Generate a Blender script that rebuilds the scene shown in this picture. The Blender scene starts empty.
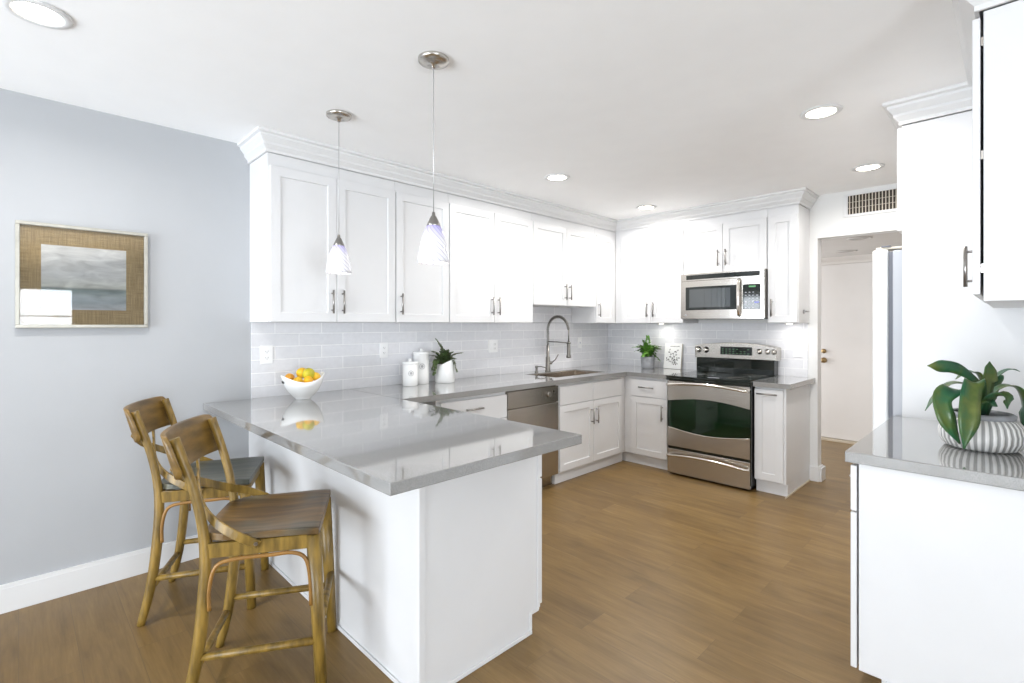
import bpy, bmesh, math, random
from mathutils import Vector, Matrix, noise
random.seed(7)
SC = bpy.context.scene
COL = SC.collection
PI = math.pi

# ------------------------------------------------------------------ camera
YAW = math.radians(45.32)
CX, CH = 3.4275, 1.3864
cd = bpy.data.cameras.new('camera'); cam = bpy.data.objects.new('camera', cd); COL.objects.link(cam)
cam.location = (CX, 0, CH); cam.rotation_euler = (PI/2, 0, YAW)
cd.sensor_width = 36; cd.sensor_fit = 'HORIZONTAL'; cd.lens = 498.34/1024*36
cd.shift_x = 0.7/1024; cd.shift_y = -17.07/1024; cd.clip_start = .02
SC.camera = cam

# ------------------------------------------------------------------ world, exposure
w = bpy.data.worlds.new('world'); SC.world = w; w.use_nodes = True
w.node_tree.nodes['Background'].inputs[0].default_value = (.80, .88, 1, 1)
w.node_tree.nodes['Background'].inputs[1].default_value = 1.0
SC.view_settings.view_transform = 'Standard'; SC.view_settings.look = 'None'
SC.view_settings.gamma = 1; SC.view_settings.use_curve_mapping = False
SC.view_settings.exposure = 0.85

def area(name, loc, direction, sx, sy, power, color, parent=None, shape='RECTANGLE', spread=PI):
    l = bpy.data.lights.new(name, 'AREA'); l.shape = shape; l.size = sx; l.size_y = sy
    l.energy = power; l.color = color; l.spread = spread
    o = bpy.data.objects.new(name, l); COL.objects.link(o)
    o.location = loc; o.rotation_euler = Vector(direction).to_track_quat('-Z', 'Y').to_euler()
    if parent: o.parent = parent
    return o
# daylight that comes in at the glass doors (rear of the room) and at the big side window
area('daylight_rear', (1.9, -4.6, 1.1), (0, 1, 1.25), 4.2, 3.4, 335, (.86, .93, 1))
area('daylight_side', (8.45, -.7, 1.1), (-1, 0, .9), 3.4, 3.0, 270, (.86, .93, 1))
SC.cycles.diffuse_bounces = 8; SC.cycles.max_bounces = 16
# added fill lamp, out of view, that brightens the hall
area('hall_fill', (.45, 6.0, 1.2), (1, .1, .15), 1.3, 1.9, 14, (.95, .97, 1))

# ------------------------------------------------------------------ materials
def rgb(h):
    h = h.lstrip('#'); c = [int(h[i:i+2], 16)/255 for i in (0, 2, 4)]
    return tuple(((x/12.92) if x <= .04045 else ((x+.055)/1.055)**2.4) for x in c)+(1,)
def mat(name, col, rough=.5, metal=0, spec=.5, bump=0, bscale=40, vary=0, vscale=6, emit=None, estr=0, coat=0, stretch=None):
    m = bpy.data.materials.new(name); m.use_nodes = True
    nt = m.node_tree; b = nt.nodes['Principled BSDF']
    if isinstance(col, str): col = rgb(col)
    b.inputs['Base Color'].default_value = col; b.inputs['Roughness'].default_value = rough
    b.inputs['Metallic'].default_value = metal; b.inputs['Specular IOR Level'].default_value = spec
    b.inputs['Coat Weight'].default_value = coat
    tc = nt.nodes.new('ShaderNodeTexCoord'); mp = nt.nodes.new('ShaderNodeMapping')
    nt.links.new(tc.outputs['Object'], mp.inputs[0])
    if stretch: mp.inputs['Scale'].default_value = stretch
    n = nt.nodes.new('ShaderNodeTexNoise'); n.inputs['Scale'].default_value = vscale; n.inputs['Detail'].default_value = 4
    nt.links.new(mp.outputs[0], n.inputs['Vector'])
    r = nt.nodes.new('ShaderNodeValToRGB')
    lo = tuple(c*(1-vary) for c in col[:3])+(1,); hi = tuple(min(1, c*(1+vary)) for c in col[:3])+(1,)
    r.color_ramp.elements[0].position = .3; r.color_ramp.elements[1].position = .7
    r.color_ramp.elements[0].color = lo; r.color_ramp.elements[1].color = hi
    nt.links.new(n.outputs['Fac'], r.inputs[0]); nt.links.new(r.outputs[0], b.inputs['Base Color'])
    if bump:
        n2 = nt.nodes.new('ShaderNodeTexNoise'); n2.inputs['Scale'].default_value = bscale; n2.inputs['Detail'].default_value = 3
        nt.links.new(mp.outputs[0], n2.inputs['Vector'])
        bp = nt.nodes.new('ShaderNodeBump'); bp.inputs['Strength'].default_value = bump; bp.inputs['Distance'].default_value = .002
        nt.links.new(n2.outputs['Fac'], bp.inputs['Height']); nt.links.new(bp.outputs[0], b.inputs['Normal'])
    if emit:
        b.inputs['Emission Color'].default_value = emit; b.inputs['Emission Strength'].default_value = estr
    return m

M = {}
M['cab'] = mat('cabinet_paint', (.72, .72, .725, 1), .32, bump=.05, bscale=25, vary=.01)
M['cabin'] = mat('cabinet_inside', (.35, .35, .36, 1), .6)
M['trim'] = mat('trim_paint', (.72, .72, .72, 1), .35, vary=.01)
M['ceil'] = mat('ceiling_paint', (.92, .92, .92, 1), .9, bump=.12, bscale=60, vary=.01)
M['wall'] = mat('wall_paint_grey', (.42, .43, .445, 1), .75, bump=.1, bscale=120, vary=.015, vscale=3)
M['wallw'] = mat('wall_paint_white', (.74, .74, .73, 1), .7, bump=.08, bscale=90, vary=.01)
M['hallw'] = mat('hall_paint', (.74, .70, .655, 1), .7, bump=.08, bscale=90, vary=.01)
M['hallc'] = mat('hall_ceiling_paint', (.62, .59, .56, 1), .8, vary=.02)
M['door'] = mat('hall_door_paint', (.77, .735, .70, 1), .5, vary=.01)
M['steel'] = mat('stainless', (.56, .53, .49, 1), .27, 1, vary=.06, vscale=5, stretch=(1, 1, 40))
M['steeld'] = mat('stainless_dark', (.44, .41, .37, 1), .25, 1, vary=.06, vscale=5, stretch=(1, 1, 40))
M['sinkm'] = mat('sink_steel', (.42, .36, .30, 1), .25, 1, vary=.05)
M['chrome'] = mat('polished_steel', (.78, .74, .69, 1), .12, 1)
M['gun'] = mat('faucet_metal', (.23, .22, .205, 1), .3, 1, vary=.05)
M['nickel'] = mat('brushed_nickel', (.32, .305, .29, 1), .3, 1, vary=.05)
M['black'] = mat('black_gloss', (.008, .012, .010, 1), .05, spec=.6)
M['gglass'] = mat('dark_green_glass', (.003, .017, .006, 1), .05, spec=.6, vary=.3, vscale=3)
M['blackm'] = mat('black_matte', (.015, .015, .017, 1), .5)
M['mwin'] = mat('microwave_glass', (.03, .04, .045, 1), .03, spec=1.0, coat=1)
M['disp'] = mat('display_green', (.01, .05, .02, 1), .3, emit=(.35, .9, .4, 1), estr=.25)
M['dispm'] = mat('display_marking', (.10, .22, .11, 1), .4)
M['btn'] = mat('button_grey', (.55, .56, .62, 1), .5)
M['btnb'] = mat('button_blue', (.30, .32, .75, 1), .5)
M['white'] = mat('white_ceramic', (.88, .88, .87, 1), .18, vary=.01)
M['plastic'] = mat('white_plastic', (.88, .88, .88, 1), .3)
M['hole'] = mat('dark_slot', (.05, .05, .05, 1), .6)
M['greypr'] = mat('grey_print', (.42, .42, .43, 1), .5)
M['fridge'] = mat('fridge_door_white', (.84, .85, .86, 1), .2)
M['fridgeb'] = mat('fridge_body_grey', (.48, .50, .54, 1), .4, bump=.1, bscale=200)
M['seal'] = mat('grey_seal', (.16, .17, .20, 1), .6)
M['brass'] = mat('aged_brass', (.42, .29, .14, 1), .3, 1)
M['vent'] = mat('vent_louver', (.66, .60, .50, 1), .5)
M['ventd'] = mat('vent_dark', (.05, .04, .03, 1), .8)
M['lemon'] = mat('lemon_skin', (.78, .46, .02, 1), .4, bump=.3, bscale=150, vary=.18, vscale=14)
M['lime'] = mat('lime_skin', (.50, .44, .02, 1), .4, bump=.3, bscale=150, vary=.25, vscale=14)
M['mango'] = mat('orange_fruit', (.72, .34, .03, 1), .4, bump=.2, bscale=150, vary=.2, vscale=14)
M['mango2'] = mat('deep_yellow_skin', (.80, .42, .015, 1), .4, bump=.3, bscale=150, vary=.1, vscale=14)
M['fern'] = mat('fern_green', (.10, .26, .03, 1), .5, vary=.5, vscale=25)
M['euc'] = mat('dark_leaf_green', (.075, .12, .04, 1), .5, vary=.5, vscale=22)
M['stem'] = mat('brown_stem', (.10, .07, .03, 1), .6)
M['soil'] = mat('soil', (.06, .045, .03, 1), .9, bump=.6, bscale=80, vary=.3)
M['conc'] = mat('concrete_pot', (.33, .34, .36, 1), .75, bump=.4, bscale=60, vary=.2, vscale=18)
M['wood'] = mat('stool_wood', (.205, .126, .024, 1), .38, bump=.2, bscale=25, vary=.55, vscale=7, stretch=(5, 5, 1))
M['woodd'] = mat('stool_back_wood', (.15, .085, .018, 1), .38, bump=.2, bscale=25, vary=.45, vscale=5, stretch=(1.5, 1.5, 6))
M['bent'] = mat('bentwood', (.27, .135, .03, 1), .38, vary=.2, vscale=9)
M['mirror_frame'] = mat('frame_champagne', (.40, .385, .34, 1), .4, .3, bump=.15, bscale=150, vary=.08, vscale=30)
M['bulb'] = mat('lamp_lens', (1, .95, .85, 1), .4, emit=(1, .90, .74, 1), estr=9)
M['lensoff'] = mat('lens_unlit', (.42, .39, .36, 1), .5)
M['wire'] = mat('pendant_wire', (.50, .50, .50, 1), .4, .6)
M['paper'] = mat('paper_white', (.85, .85, .83, 1), .6)
M['ink'] = mat('ink_dark', (.08, .07, .07, 1), .7)
M['under'] = mat('underside_beige', (.60, .52, .40, 1), .6)

def nodes(name):
    m = bpy.data.materials.new(name); m.use_nodes = True
    nt = m.node_tree; return m, nt, nt.nodes, nt.links, nt.nodes['Principled BSDF']
def N(ns, t, **kw):
    n = ns.new('ShaderNode'+t)
    for k, v in kw.items(): setattr(n, k, v)
    return n
def ramp(ns, pts):
    r = ns.new('ShaderNodeValToRGB'); e = r.color_ramp.elements
    while len(e) < len(pts): e.new(.5)
    for i, (p, c) in enumerate(pts): e[i].position = p; e[i].color = c if len(c) == 4 else tuple(c)+(1,)
    return r
def math_(ns, ls, op, a, b=None):
    n = ns.new('ShaderNodeMath'); n.operation = op
    for i, v in enumerate((a, b)):
        if v is None: continue
        if isinstance(v, (int, float)): n.inputs[i].default_value = v
        else: ls.new(v, n.inputs[i])
    return n.outputs[0]

def quartz():
    m, nt, ns, ls, b = nodes('grey_quartz')
    tc = N(ns, 'TexCoord')
    v = N(ns, 'TexNoise'); v.inputs['Scale'].default_value = 420; v.inputs['Detail'].default_value = 2
    v2 = N(ns, 'TexNoise'); v2.inputs['Scale'].default_value = 3; v2.inputs['Detail'].default_value = 3
    ls.new(tc.outputs['Object'], v.inputs['Vector']); ls.new(tc.outputs['Object'], v2.inputs['Vector'])
    r = ramp(ns, [(.3, (.185, .185, .18)), (.5, (.24, .238, .23)), (.7, (.31, .305, .295))]); ls.new(v.outputs['Fac'], r.inputs[0])
    r2 = ramp(ns, [(.3, (.94, .94, .94)), (.7, (1.05, 1.05, 1.05))]); ls.new(v2.outputs['Fac'], r2.inputs[0])
    mx = N(ns, 'MixRGB', blend_type='MULTIPLY'); mx.inputs[0].default_value = 1
    ls.new(r.outputs[0], mx.inputs[1]); ls.new(r2.outputs[0], mx.inputs[2]); ls.new(mx.outputs[0], b.inputs['Base Color'])
    b.inputs['Roughness'].default_value = .045; b.inputs['Specular IOR Level'].default_value = 1.0; b.inputs['Coat Weight'].default_value = .8; b.inputs['Coat IOR'].default_value = 1.6; b.inputs['Coat Roughness'].default_value = .06
    return m
M['quartz'] = quartz()

def tiles(name, axis, off):
    m, nt, ns, ls, b = nodes(name)
    g = N(ns, 'NewGeometry'); s = N(ns, 'SeparateXYZ'); c = N(ns, 'CombineXYZ')
    ls.new(g.outputs['Position'], s.inputs[0])
    a = math_(ns, ls, 'ADD', s.outputs[axis], off); z = math_(ns, ls, 'ADD', s.outputs['Z'], -.9035)
    ls.new(a, c.inputs[0]); ls.new(z, c.inputs[1])
    t = N(ns, 'TexBrick'); ls.new(c.outputs[0], t.inputs['Vector'])
    t.offset = .5; t.offset_frequency = 2; t.squash = 1
    t.inputs['Scale'].default_value = 1; t.inputs['Mortar Size'].default_value = .0022
    t.inputs['Mortar Smooth'].default_value = .2; t.inputs['Bias'].default_value = 0
    t.inputs['Brick Width'].default_value = .3135; t.inputs['Row Height'].default_value = .0845
    t.inputs['Color1'].default_value = (.71, .715, .74, 1); t.inputs['Color2'].default_value = (.78, .78, .805, 1)
    t.inputs['Mortar'].default_value = (.93, .93, .93, 1)
    n = N(ns, 'TexNoise'); n.inputs['Scale'].default_value = 30; ls.new(c.outputs[0], n.inputs['Vector'])
    mx = N(ns, 'MixRGB', blend_type='MULTIPLY'); mx.inputs[0].default_value = 1
    r = ramp(ns, [(.2, (.95, .95, .95)), (.8, (1.03, 1.03, 1.03))]); ls.new(n.outputs['Fac'], r.inputs[0])
    ls.new(t.outputs['Color'], mx.inputs[1]); ls.new(r.outputs[0], mx.inputs[2]); ls.new(mx.outputs[0], b.inputs['Base Color'])
    ro = N(ns, 'MapRange'); ls.new(t.outputs['Fac'], ro.inputs[0]); ro.inputs[3].default_value = .14; ro.inputs[4].default_value = .7
    ls.new(ro.outputs[0], b.inputs['Roughness'])
    bp = N(ns, 'Bump', invert=True); bp.inputs['Strength'].default_value = .5; bp.inputs['Distance'].default_value = .0015
    ls.new(t.outputs['Fac'], bp.inputs['Height']); ls.new(bp.outputs[0], b.inputs['Normal'])
    return m
M['tileL'] = tiles('glazed_tile_left', 'Y', .05625)
M['tileB'] = tiles('glazed_tile_back', 'X', .10)

def floorwood():
    m, nt, ns, ls, b = nodes('plank_floor')
    tc = N(ns, 'TexCoord'); mp = N(ns, 'Mapping'); ls.new(tc.outputs['Object'], mp.inputs[0])
    t = N(ns, 'TexBrick'); ls.new(mp.outputs[0], t.inputs['Vector'])
    t.offset = .37; t.offset_frequency = 2
    t.inputs['Scale'].default_value = 1; t.inputs['Mortar Size'].default_value = .0009; t.inputs['Mortar Smooth'].default_value = .5
    t.inputs['Brick Width'].default_value = 1.25; t.inputs['Row Height'].default_value = .182
    t.inputs['Color1'].default_value = (.0, .0, .0, 1); t.inputs['Color2'].default_value = (1, 1, 1, 1); t.inputs['Mortar'].default_value = (.5, .5, .5, 1)
    # offset the grain per plank
    ad = N(ns, 'VectorMath', operation='MULTIPLY_ADD'); ls.new(t.outputs['Color'], ad.inputs[0]); ad.inputs[1].default_value = (7, 3, 5); ls.new(mp.outputs[0], ad.inputs[2])
    mp2 = N(ns, 'Mapping'); mp2.inputs['Scale'].default_value = (1.3, 11, 1); ls.new(ad.outputs[0], mp2.inputs[0])
    n = N(ns, 'TexNoise'); n.inputs['Scale'].default_value = 1.6; n.inputs['Detail'].default_value = 7; n.inputs['Roughness'].default_value = .62; n.inputs['Distortion'].default_value = .7
    ls.new(mp2.outputs[0], n.inputs['Vector'])
    r = ramp(ns, [(.20, (.095, .052, .017)), (.42, (.172, .102, .034)), (.60, (.222, .138, .049)), (.84, (.32, .212, .088))])
    nb = N(ns, 'TexNoise'); nb.inputs['Scale'].default_value = 3.2; nb.inputs['Detail'].default_value = 4; nb.inputs['Distortion'].default_value = 1.2
    mpb = N(ns, 'Mapping'); mpb.inputs['Scale'].default_value = (.55, 1.5, 1); ls.new(ad.outputs[0], mpb.inputs[0]); ls.new(mpb.outputs[0], nb.inputs['Vector'])
    nf = N(ns, 'TexNoise'); nf.inputs['Scale'].default_value = 1; nf.inputs['Detail'].default_value = 3
    mpf = N(ns, 'Mapping'); mpf.inputs['Scale'].default_value = (7, 130, 1); ls.new(ad.outputs[0], mpf.inputs[0]); ls.new(mpf.outputs[0], nf.inputs['Vector'])
    tot = math_(ns, ls, 'ADD', math_(ns, ls, 'ADD', math_(ns, ls, 'MULTIPLY', n.outputs['Fac'], .50), math_(ns, ls, 'MULTIPLY', nb.outputs['Fac'], .36)), math_(ns, ls, 'MULTIPLY', nf.outputs['Fac'], .20))
    tot = math_(ns, ls, 'ADD', math_(ns, ls, 'MULTIPLY', math_(ns, ls, 'SUBTRACT', tot, .53), 1.25), .52)
    ls.new(tot, r.inputs[0])
    r1 = ramp(ns, [(0, (.90, .90, .91)), (1, (1.08, 1.08, 1.06))]); ls.new(t.outputs['Color'], r1.inputs[0])
    mx = N(ns, 'MixRGB', blend_type='MULTIPLY'); mx.inputs[0].default_value = 1
    ls.new(r.outputs[0], mx.inputs[1]); ls.new(r1.outputs[0], mx.inputs[2])
    mx2 = N(ns, 'MixRGB', blend_type='MIX'); ls.new(t.outputs['Fac'], mx2.inputs[0]); ls.new(mx.outputs[0], mx2.inputs[1]); mx2.inputs[2].default_value = (.12, .078, .038, 1)
    ls.new(mx2.outputs[0], b.inputs['Base Color'])
    b.inputs['Roughness'].default_value = .36; b.inputs['Specular IOR Level'].default_value = .4
    bp = N(ns, 'Bump'); bp.inputs['Strength'].default_value = .12; bp.inputs['Distance'].default_value = .001
    ls.new(n.outputs['Fac'], bp.inputs['Height']); ls.new(bp.outputs[0], b.inputs['Normal'])
    return m
M['floor'] = floorwood()

def seatwood():
    m, nt, ns, ls, b = nodes('stool_seat_wood')
    tc = N(ns, 'TexCoord'); mp = N(ns, 'Mapping'); mp.inputs['Scale'].default_value = (14, 1.6, 4); ls.new(tc.outputs['Object'], mp.inputs[0])
    n = N(ns, 'TexNoise'); n.inputs['Scale'].default_value = 2.2; n.inputs['Detail'].default_value = 6; n.inputs['Distortion'].default_value = .5
    ls.new(mp.outputs[0], n.inputs['Vector'])
    n2 = N(ns, 'TexNoise'); n2.inputs['Scale'].default_value = 4.5; n2.inputs['Detail'].default_value = 2; ls.new(tc.outputs['Object'], n2.inputs['Vector'])
    a = ramp(ns, [(.3, (.06, .036, .014)), (.5, (.14, .078, .024)), (.7, (.23, .135, .045))]); ls.new(n.outputs['Fac'], a.inputs[0])
    g = ramp(ns, [(.3, (.06, .062, .05)), (.7, (.17, .165, .13))]); ls.new(n.outputs['Fac'], g.inputs[0])
    f = ramp(ns, [(.48, (0, 0, 0)), (.66, (.8, .8, .8))]); ls.new(n2.outputs['Fac'], f.inputs[0])
    mx = N(ns, 'MixRGB'); ls.new(f.outputs[0], mx.inputs[0]); ls.new(a.outputs[0], mx.inputs[1]); ls.new(g.outputs[0], mx.inputs[2])
    ls.new(mx.outputs[0], b.inputs['Base Color']); b.inputs['Roughness'].default_value = .3
    return m
M['seat'] = seatwood()

def burlap():
    m, nt, ns, ls, b = nodes('burlap_mat')
    tc = N(ns, 'TexCoord')
    w1 = N(ns, 'TexNoise'); w2 = N(ns, 'TexNoise')
    for wv, s in ((w1, (1, 10, 340)), (w2, (1, 340, 10))):
        mp = N(ns, 'Mapping'); mp.inputs['Scale'].default_value = s; ls.new(tc.outputs['Object'], mp.inputs[0]); ls.new(mp.outputs[0], wv.inputs['Vector']); wv.inputs['Scale'].default_value = 1
    s = math_(ns, ls, 'ADD', w1.outputs['Fac'], w2.outputs['Fac'])
    r = ramp(ns, [(.38, (.27, .19, .085)), (.62, (.50, .375, .20))]); ls.new(math_(ns, ls, 'MULTIPLY', s, .5), r.inputs[0])
    ls.new(r.outputs[0], b.inputs['Base Color']); b.inputs['Roughness'].default_value = .8
    return m
M['burlap'] = burlap()

def seascape(z0, z1):
    m, nt, ns, ls, b = nodes('seascape_paint')
    tc = N(ns, 'TexCoord'); mp = N(ns, 'Mapping'); mp.inputs['Scale'].default_value = (1, 5, 16); ls.new(tc.outputs['Object'], mp.inputs[0])
    n = N(ns, 'TexNoise'); n.inputs['Scale'].default_value = 1.5; n.inputs['Detail'].default_value = 6; n.inputs['Distortion'].default_value = .8; ls.new(mp.outputs[0], n.inputs['Vector'])
    s = N(ns, 'SeparateXYZ'); g = N(ns, 'NewGeometry'); ls.new(g.outputs['Position'], s.inputs[0])
    mr = N(ns, 'MapRange'); ls.new(s.outputs['Z'], mr.inputs[0]); mr.inputs[1].default_value = z0; mr.inputs[2].default_value = z1
    base = ramp(ns, [(0, (.52, .54, .55)), (.12, (.36, .41, .43)), (.22, (.40, .45, .46)), (.31, (.24, .30, .29)), (.335, (.30, .34, .32)), (.36, (.62, .63, .58)), (.55, (.66, .67, .66)), (1, (.75, .75, .73))])
    ls.new(mr.outputs[0], base.inputs[0])
    r = ramp(ns, [(.3, (.72, .72, .72)), (.55, (1.05, 1.05, 1.05)), (.75, (1.3, 1.3, 1.3))]); ls.new(n.outputs['Fac'], r.inputs[0])
    mx = N(ns, 'MixRGB', blend_type='MULTIPLY'); mx.inputs[0].default_value = 1; ls.new(base.outputs[0], mx.inputs[1]); ls.new(r.outputs[0], mx.inputs[2])
    ls.new(mx.outputs[0], b.inputs['Base Color']); b.inputs['Roughness'].default_value = .7
    return m
M['art'] = seascape(1.462, 1.787)

def clear(name, ior=1.45, tint=(1, 1, 1, 1)):
    m = bpy.data.materials.new(name); m.use_nodes = True; nt = m.node_tree; ns = nt.nodes; ls = nt.links
    ns.remove(ns['Principled BSDF']); out = ns['Material Output']
    t = N(ns, 'BsdfTransparent'); t.inputs[0].default_value = tint; g = N(ns, 'BsdfGlossy'); g.inputs['Roughness'].default_value = .02
    f = N(ns, 'Fresnel'); f.inputs[0].default_value = ior; x = N(ns, 'MixShader')
    ls.new(f.outputs[0], x.inputs[0]); ls.new(t.outputs[0], x.inputs[1]); ls.new(g.outputs[0], x.inputs[2]); ls.new(x.outputs[0], out.inputs[0])
    return m
M['pane'] = clear('window_pane'); M['picglass'] = clear('picture_glass', 1.5)

def swirl():
    m, nt, ns, ls, b = nodes('swirl_glass')
    tc = N(ns, 'TexCoord'); s = N(ns, 'SeparateXYZ'); ls.new(tc.outputs['Object'], s.inputs[0])
    a = math_(ns, ls, 'ARCTAN2', s.outputs['Y'], s.outputs['X'])
    p = math_(ns, ls, 'ADD', math_(ns, ls, 'MULTIPLY', a, 14.0), math_(ns, ls, 'MULTIPLY', s.outputs['Z'], 260.0))
    sn = math_(ns, ls, 'SINE', p)
    r = ramp(ns, [(.0, (.52, .51, .60)), (.2, (.76, .75, .79)), (1, (.78, .78, .80))])
    mr = N(ns, 'MapRange'); ls.new(sn, mr.inputs[0]); mr.inputs[1].default_value = -1
    ls.new(mr.outputs[0], r.inputs[0])
    zr = N(ns, 'MapRange'); ls.new(s.outputs['Z'], zr.inputs[0]); zr.inputs[1].default_value = .09; zr.inputs[2].default_value = .17
    c = ramp(ns, [(0, (1, 1, 1)), (1, (.42, .36, .85))]); ls.new(zr.outputs[0], c.inputs[0])
    mx = N(ns, 'MixRGB', blend_type='MULTIPLY'); mx.inputs[0].default_value = 1; ls.new(r.outputs[0], mx.inputs[1]); ls.new(c.outputs[0], mx.inputs[2])
    ls.new(mx.outputs[0], b.inputs['Base Color']); ls.new(mx.outputs[0], b.inputs['Emission Color'])
    b.inputs['Emission Strength'].default_value = .10; b.inputs['Roughness'].default_value = .12
    return m
M['swirl'] = swirl()

def ribs():
    m, nt, ns, ls, b = nodes('ribbed_pot')
    tc = N(ns, 'TexCoord'); s = N(ns, 'SeparateXYZ'); ls.new(tc.outputs['Object'], s.inputs[0])
    l = N(ns, 'VectorMath', operation='LENGTH'); c = N(ns, 'CombineXYZ'); ls.new(s.outputs['X'], c.inputs[0]); ls.new(s.outputs['Y'], c.inputs[1]); ls.new(c.outputs[0], l.inputs[0])
    a = math_(ns, ls, 'ARCTAN2', s.outputs['Y'], s.outputs['X']); sn = math_(ns, ls, 'COSINE', math_(ns, ls, 'MULTIPLY', a, 36.0))
    r = ramp(ns, [(.35, (.36, .355, .345)), (.6, (.80, .79, .77))]); mr = N(ns, 'MapRange'); ls.new(sn, mr.inputs[0]); mr.inputs[1].default_value = -1; ls.new(mr.outputs[0], r.inputs[0])
    ls.new(r.outputs[0], b.inputs['Base Color']); b.inputs['Roughness'].default_value = .6
    return m
M['ribs'] = ribs()

def bigleaf():
    m, nt, ns, ls, b = nodes('broad_leaf')
    tc = N(ns, 'TexCoord'); n = N(ns, 'TexNoise'); n.inputs['Scale'].default_value = 9; n.inputs['Detail'].default_value = 3; ls.new(tc.outputs['Object'], n.inputs['Vector'])
    r = ramp(ns, [(.28, (.012, .075, .045)), (.42, (.03, .12, .05)), (.54, (.085, .13, .03)), (.70, (.19, .22, .055))]); ls.new(n.outputs['Fac'], r.inputs[0])
    ls.new(r.outputs[0], b.inputs['Base Color']); b.inputs['Roughness'].default_value = .28
    return m
M['leaf'] = bigleaf()

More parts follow.
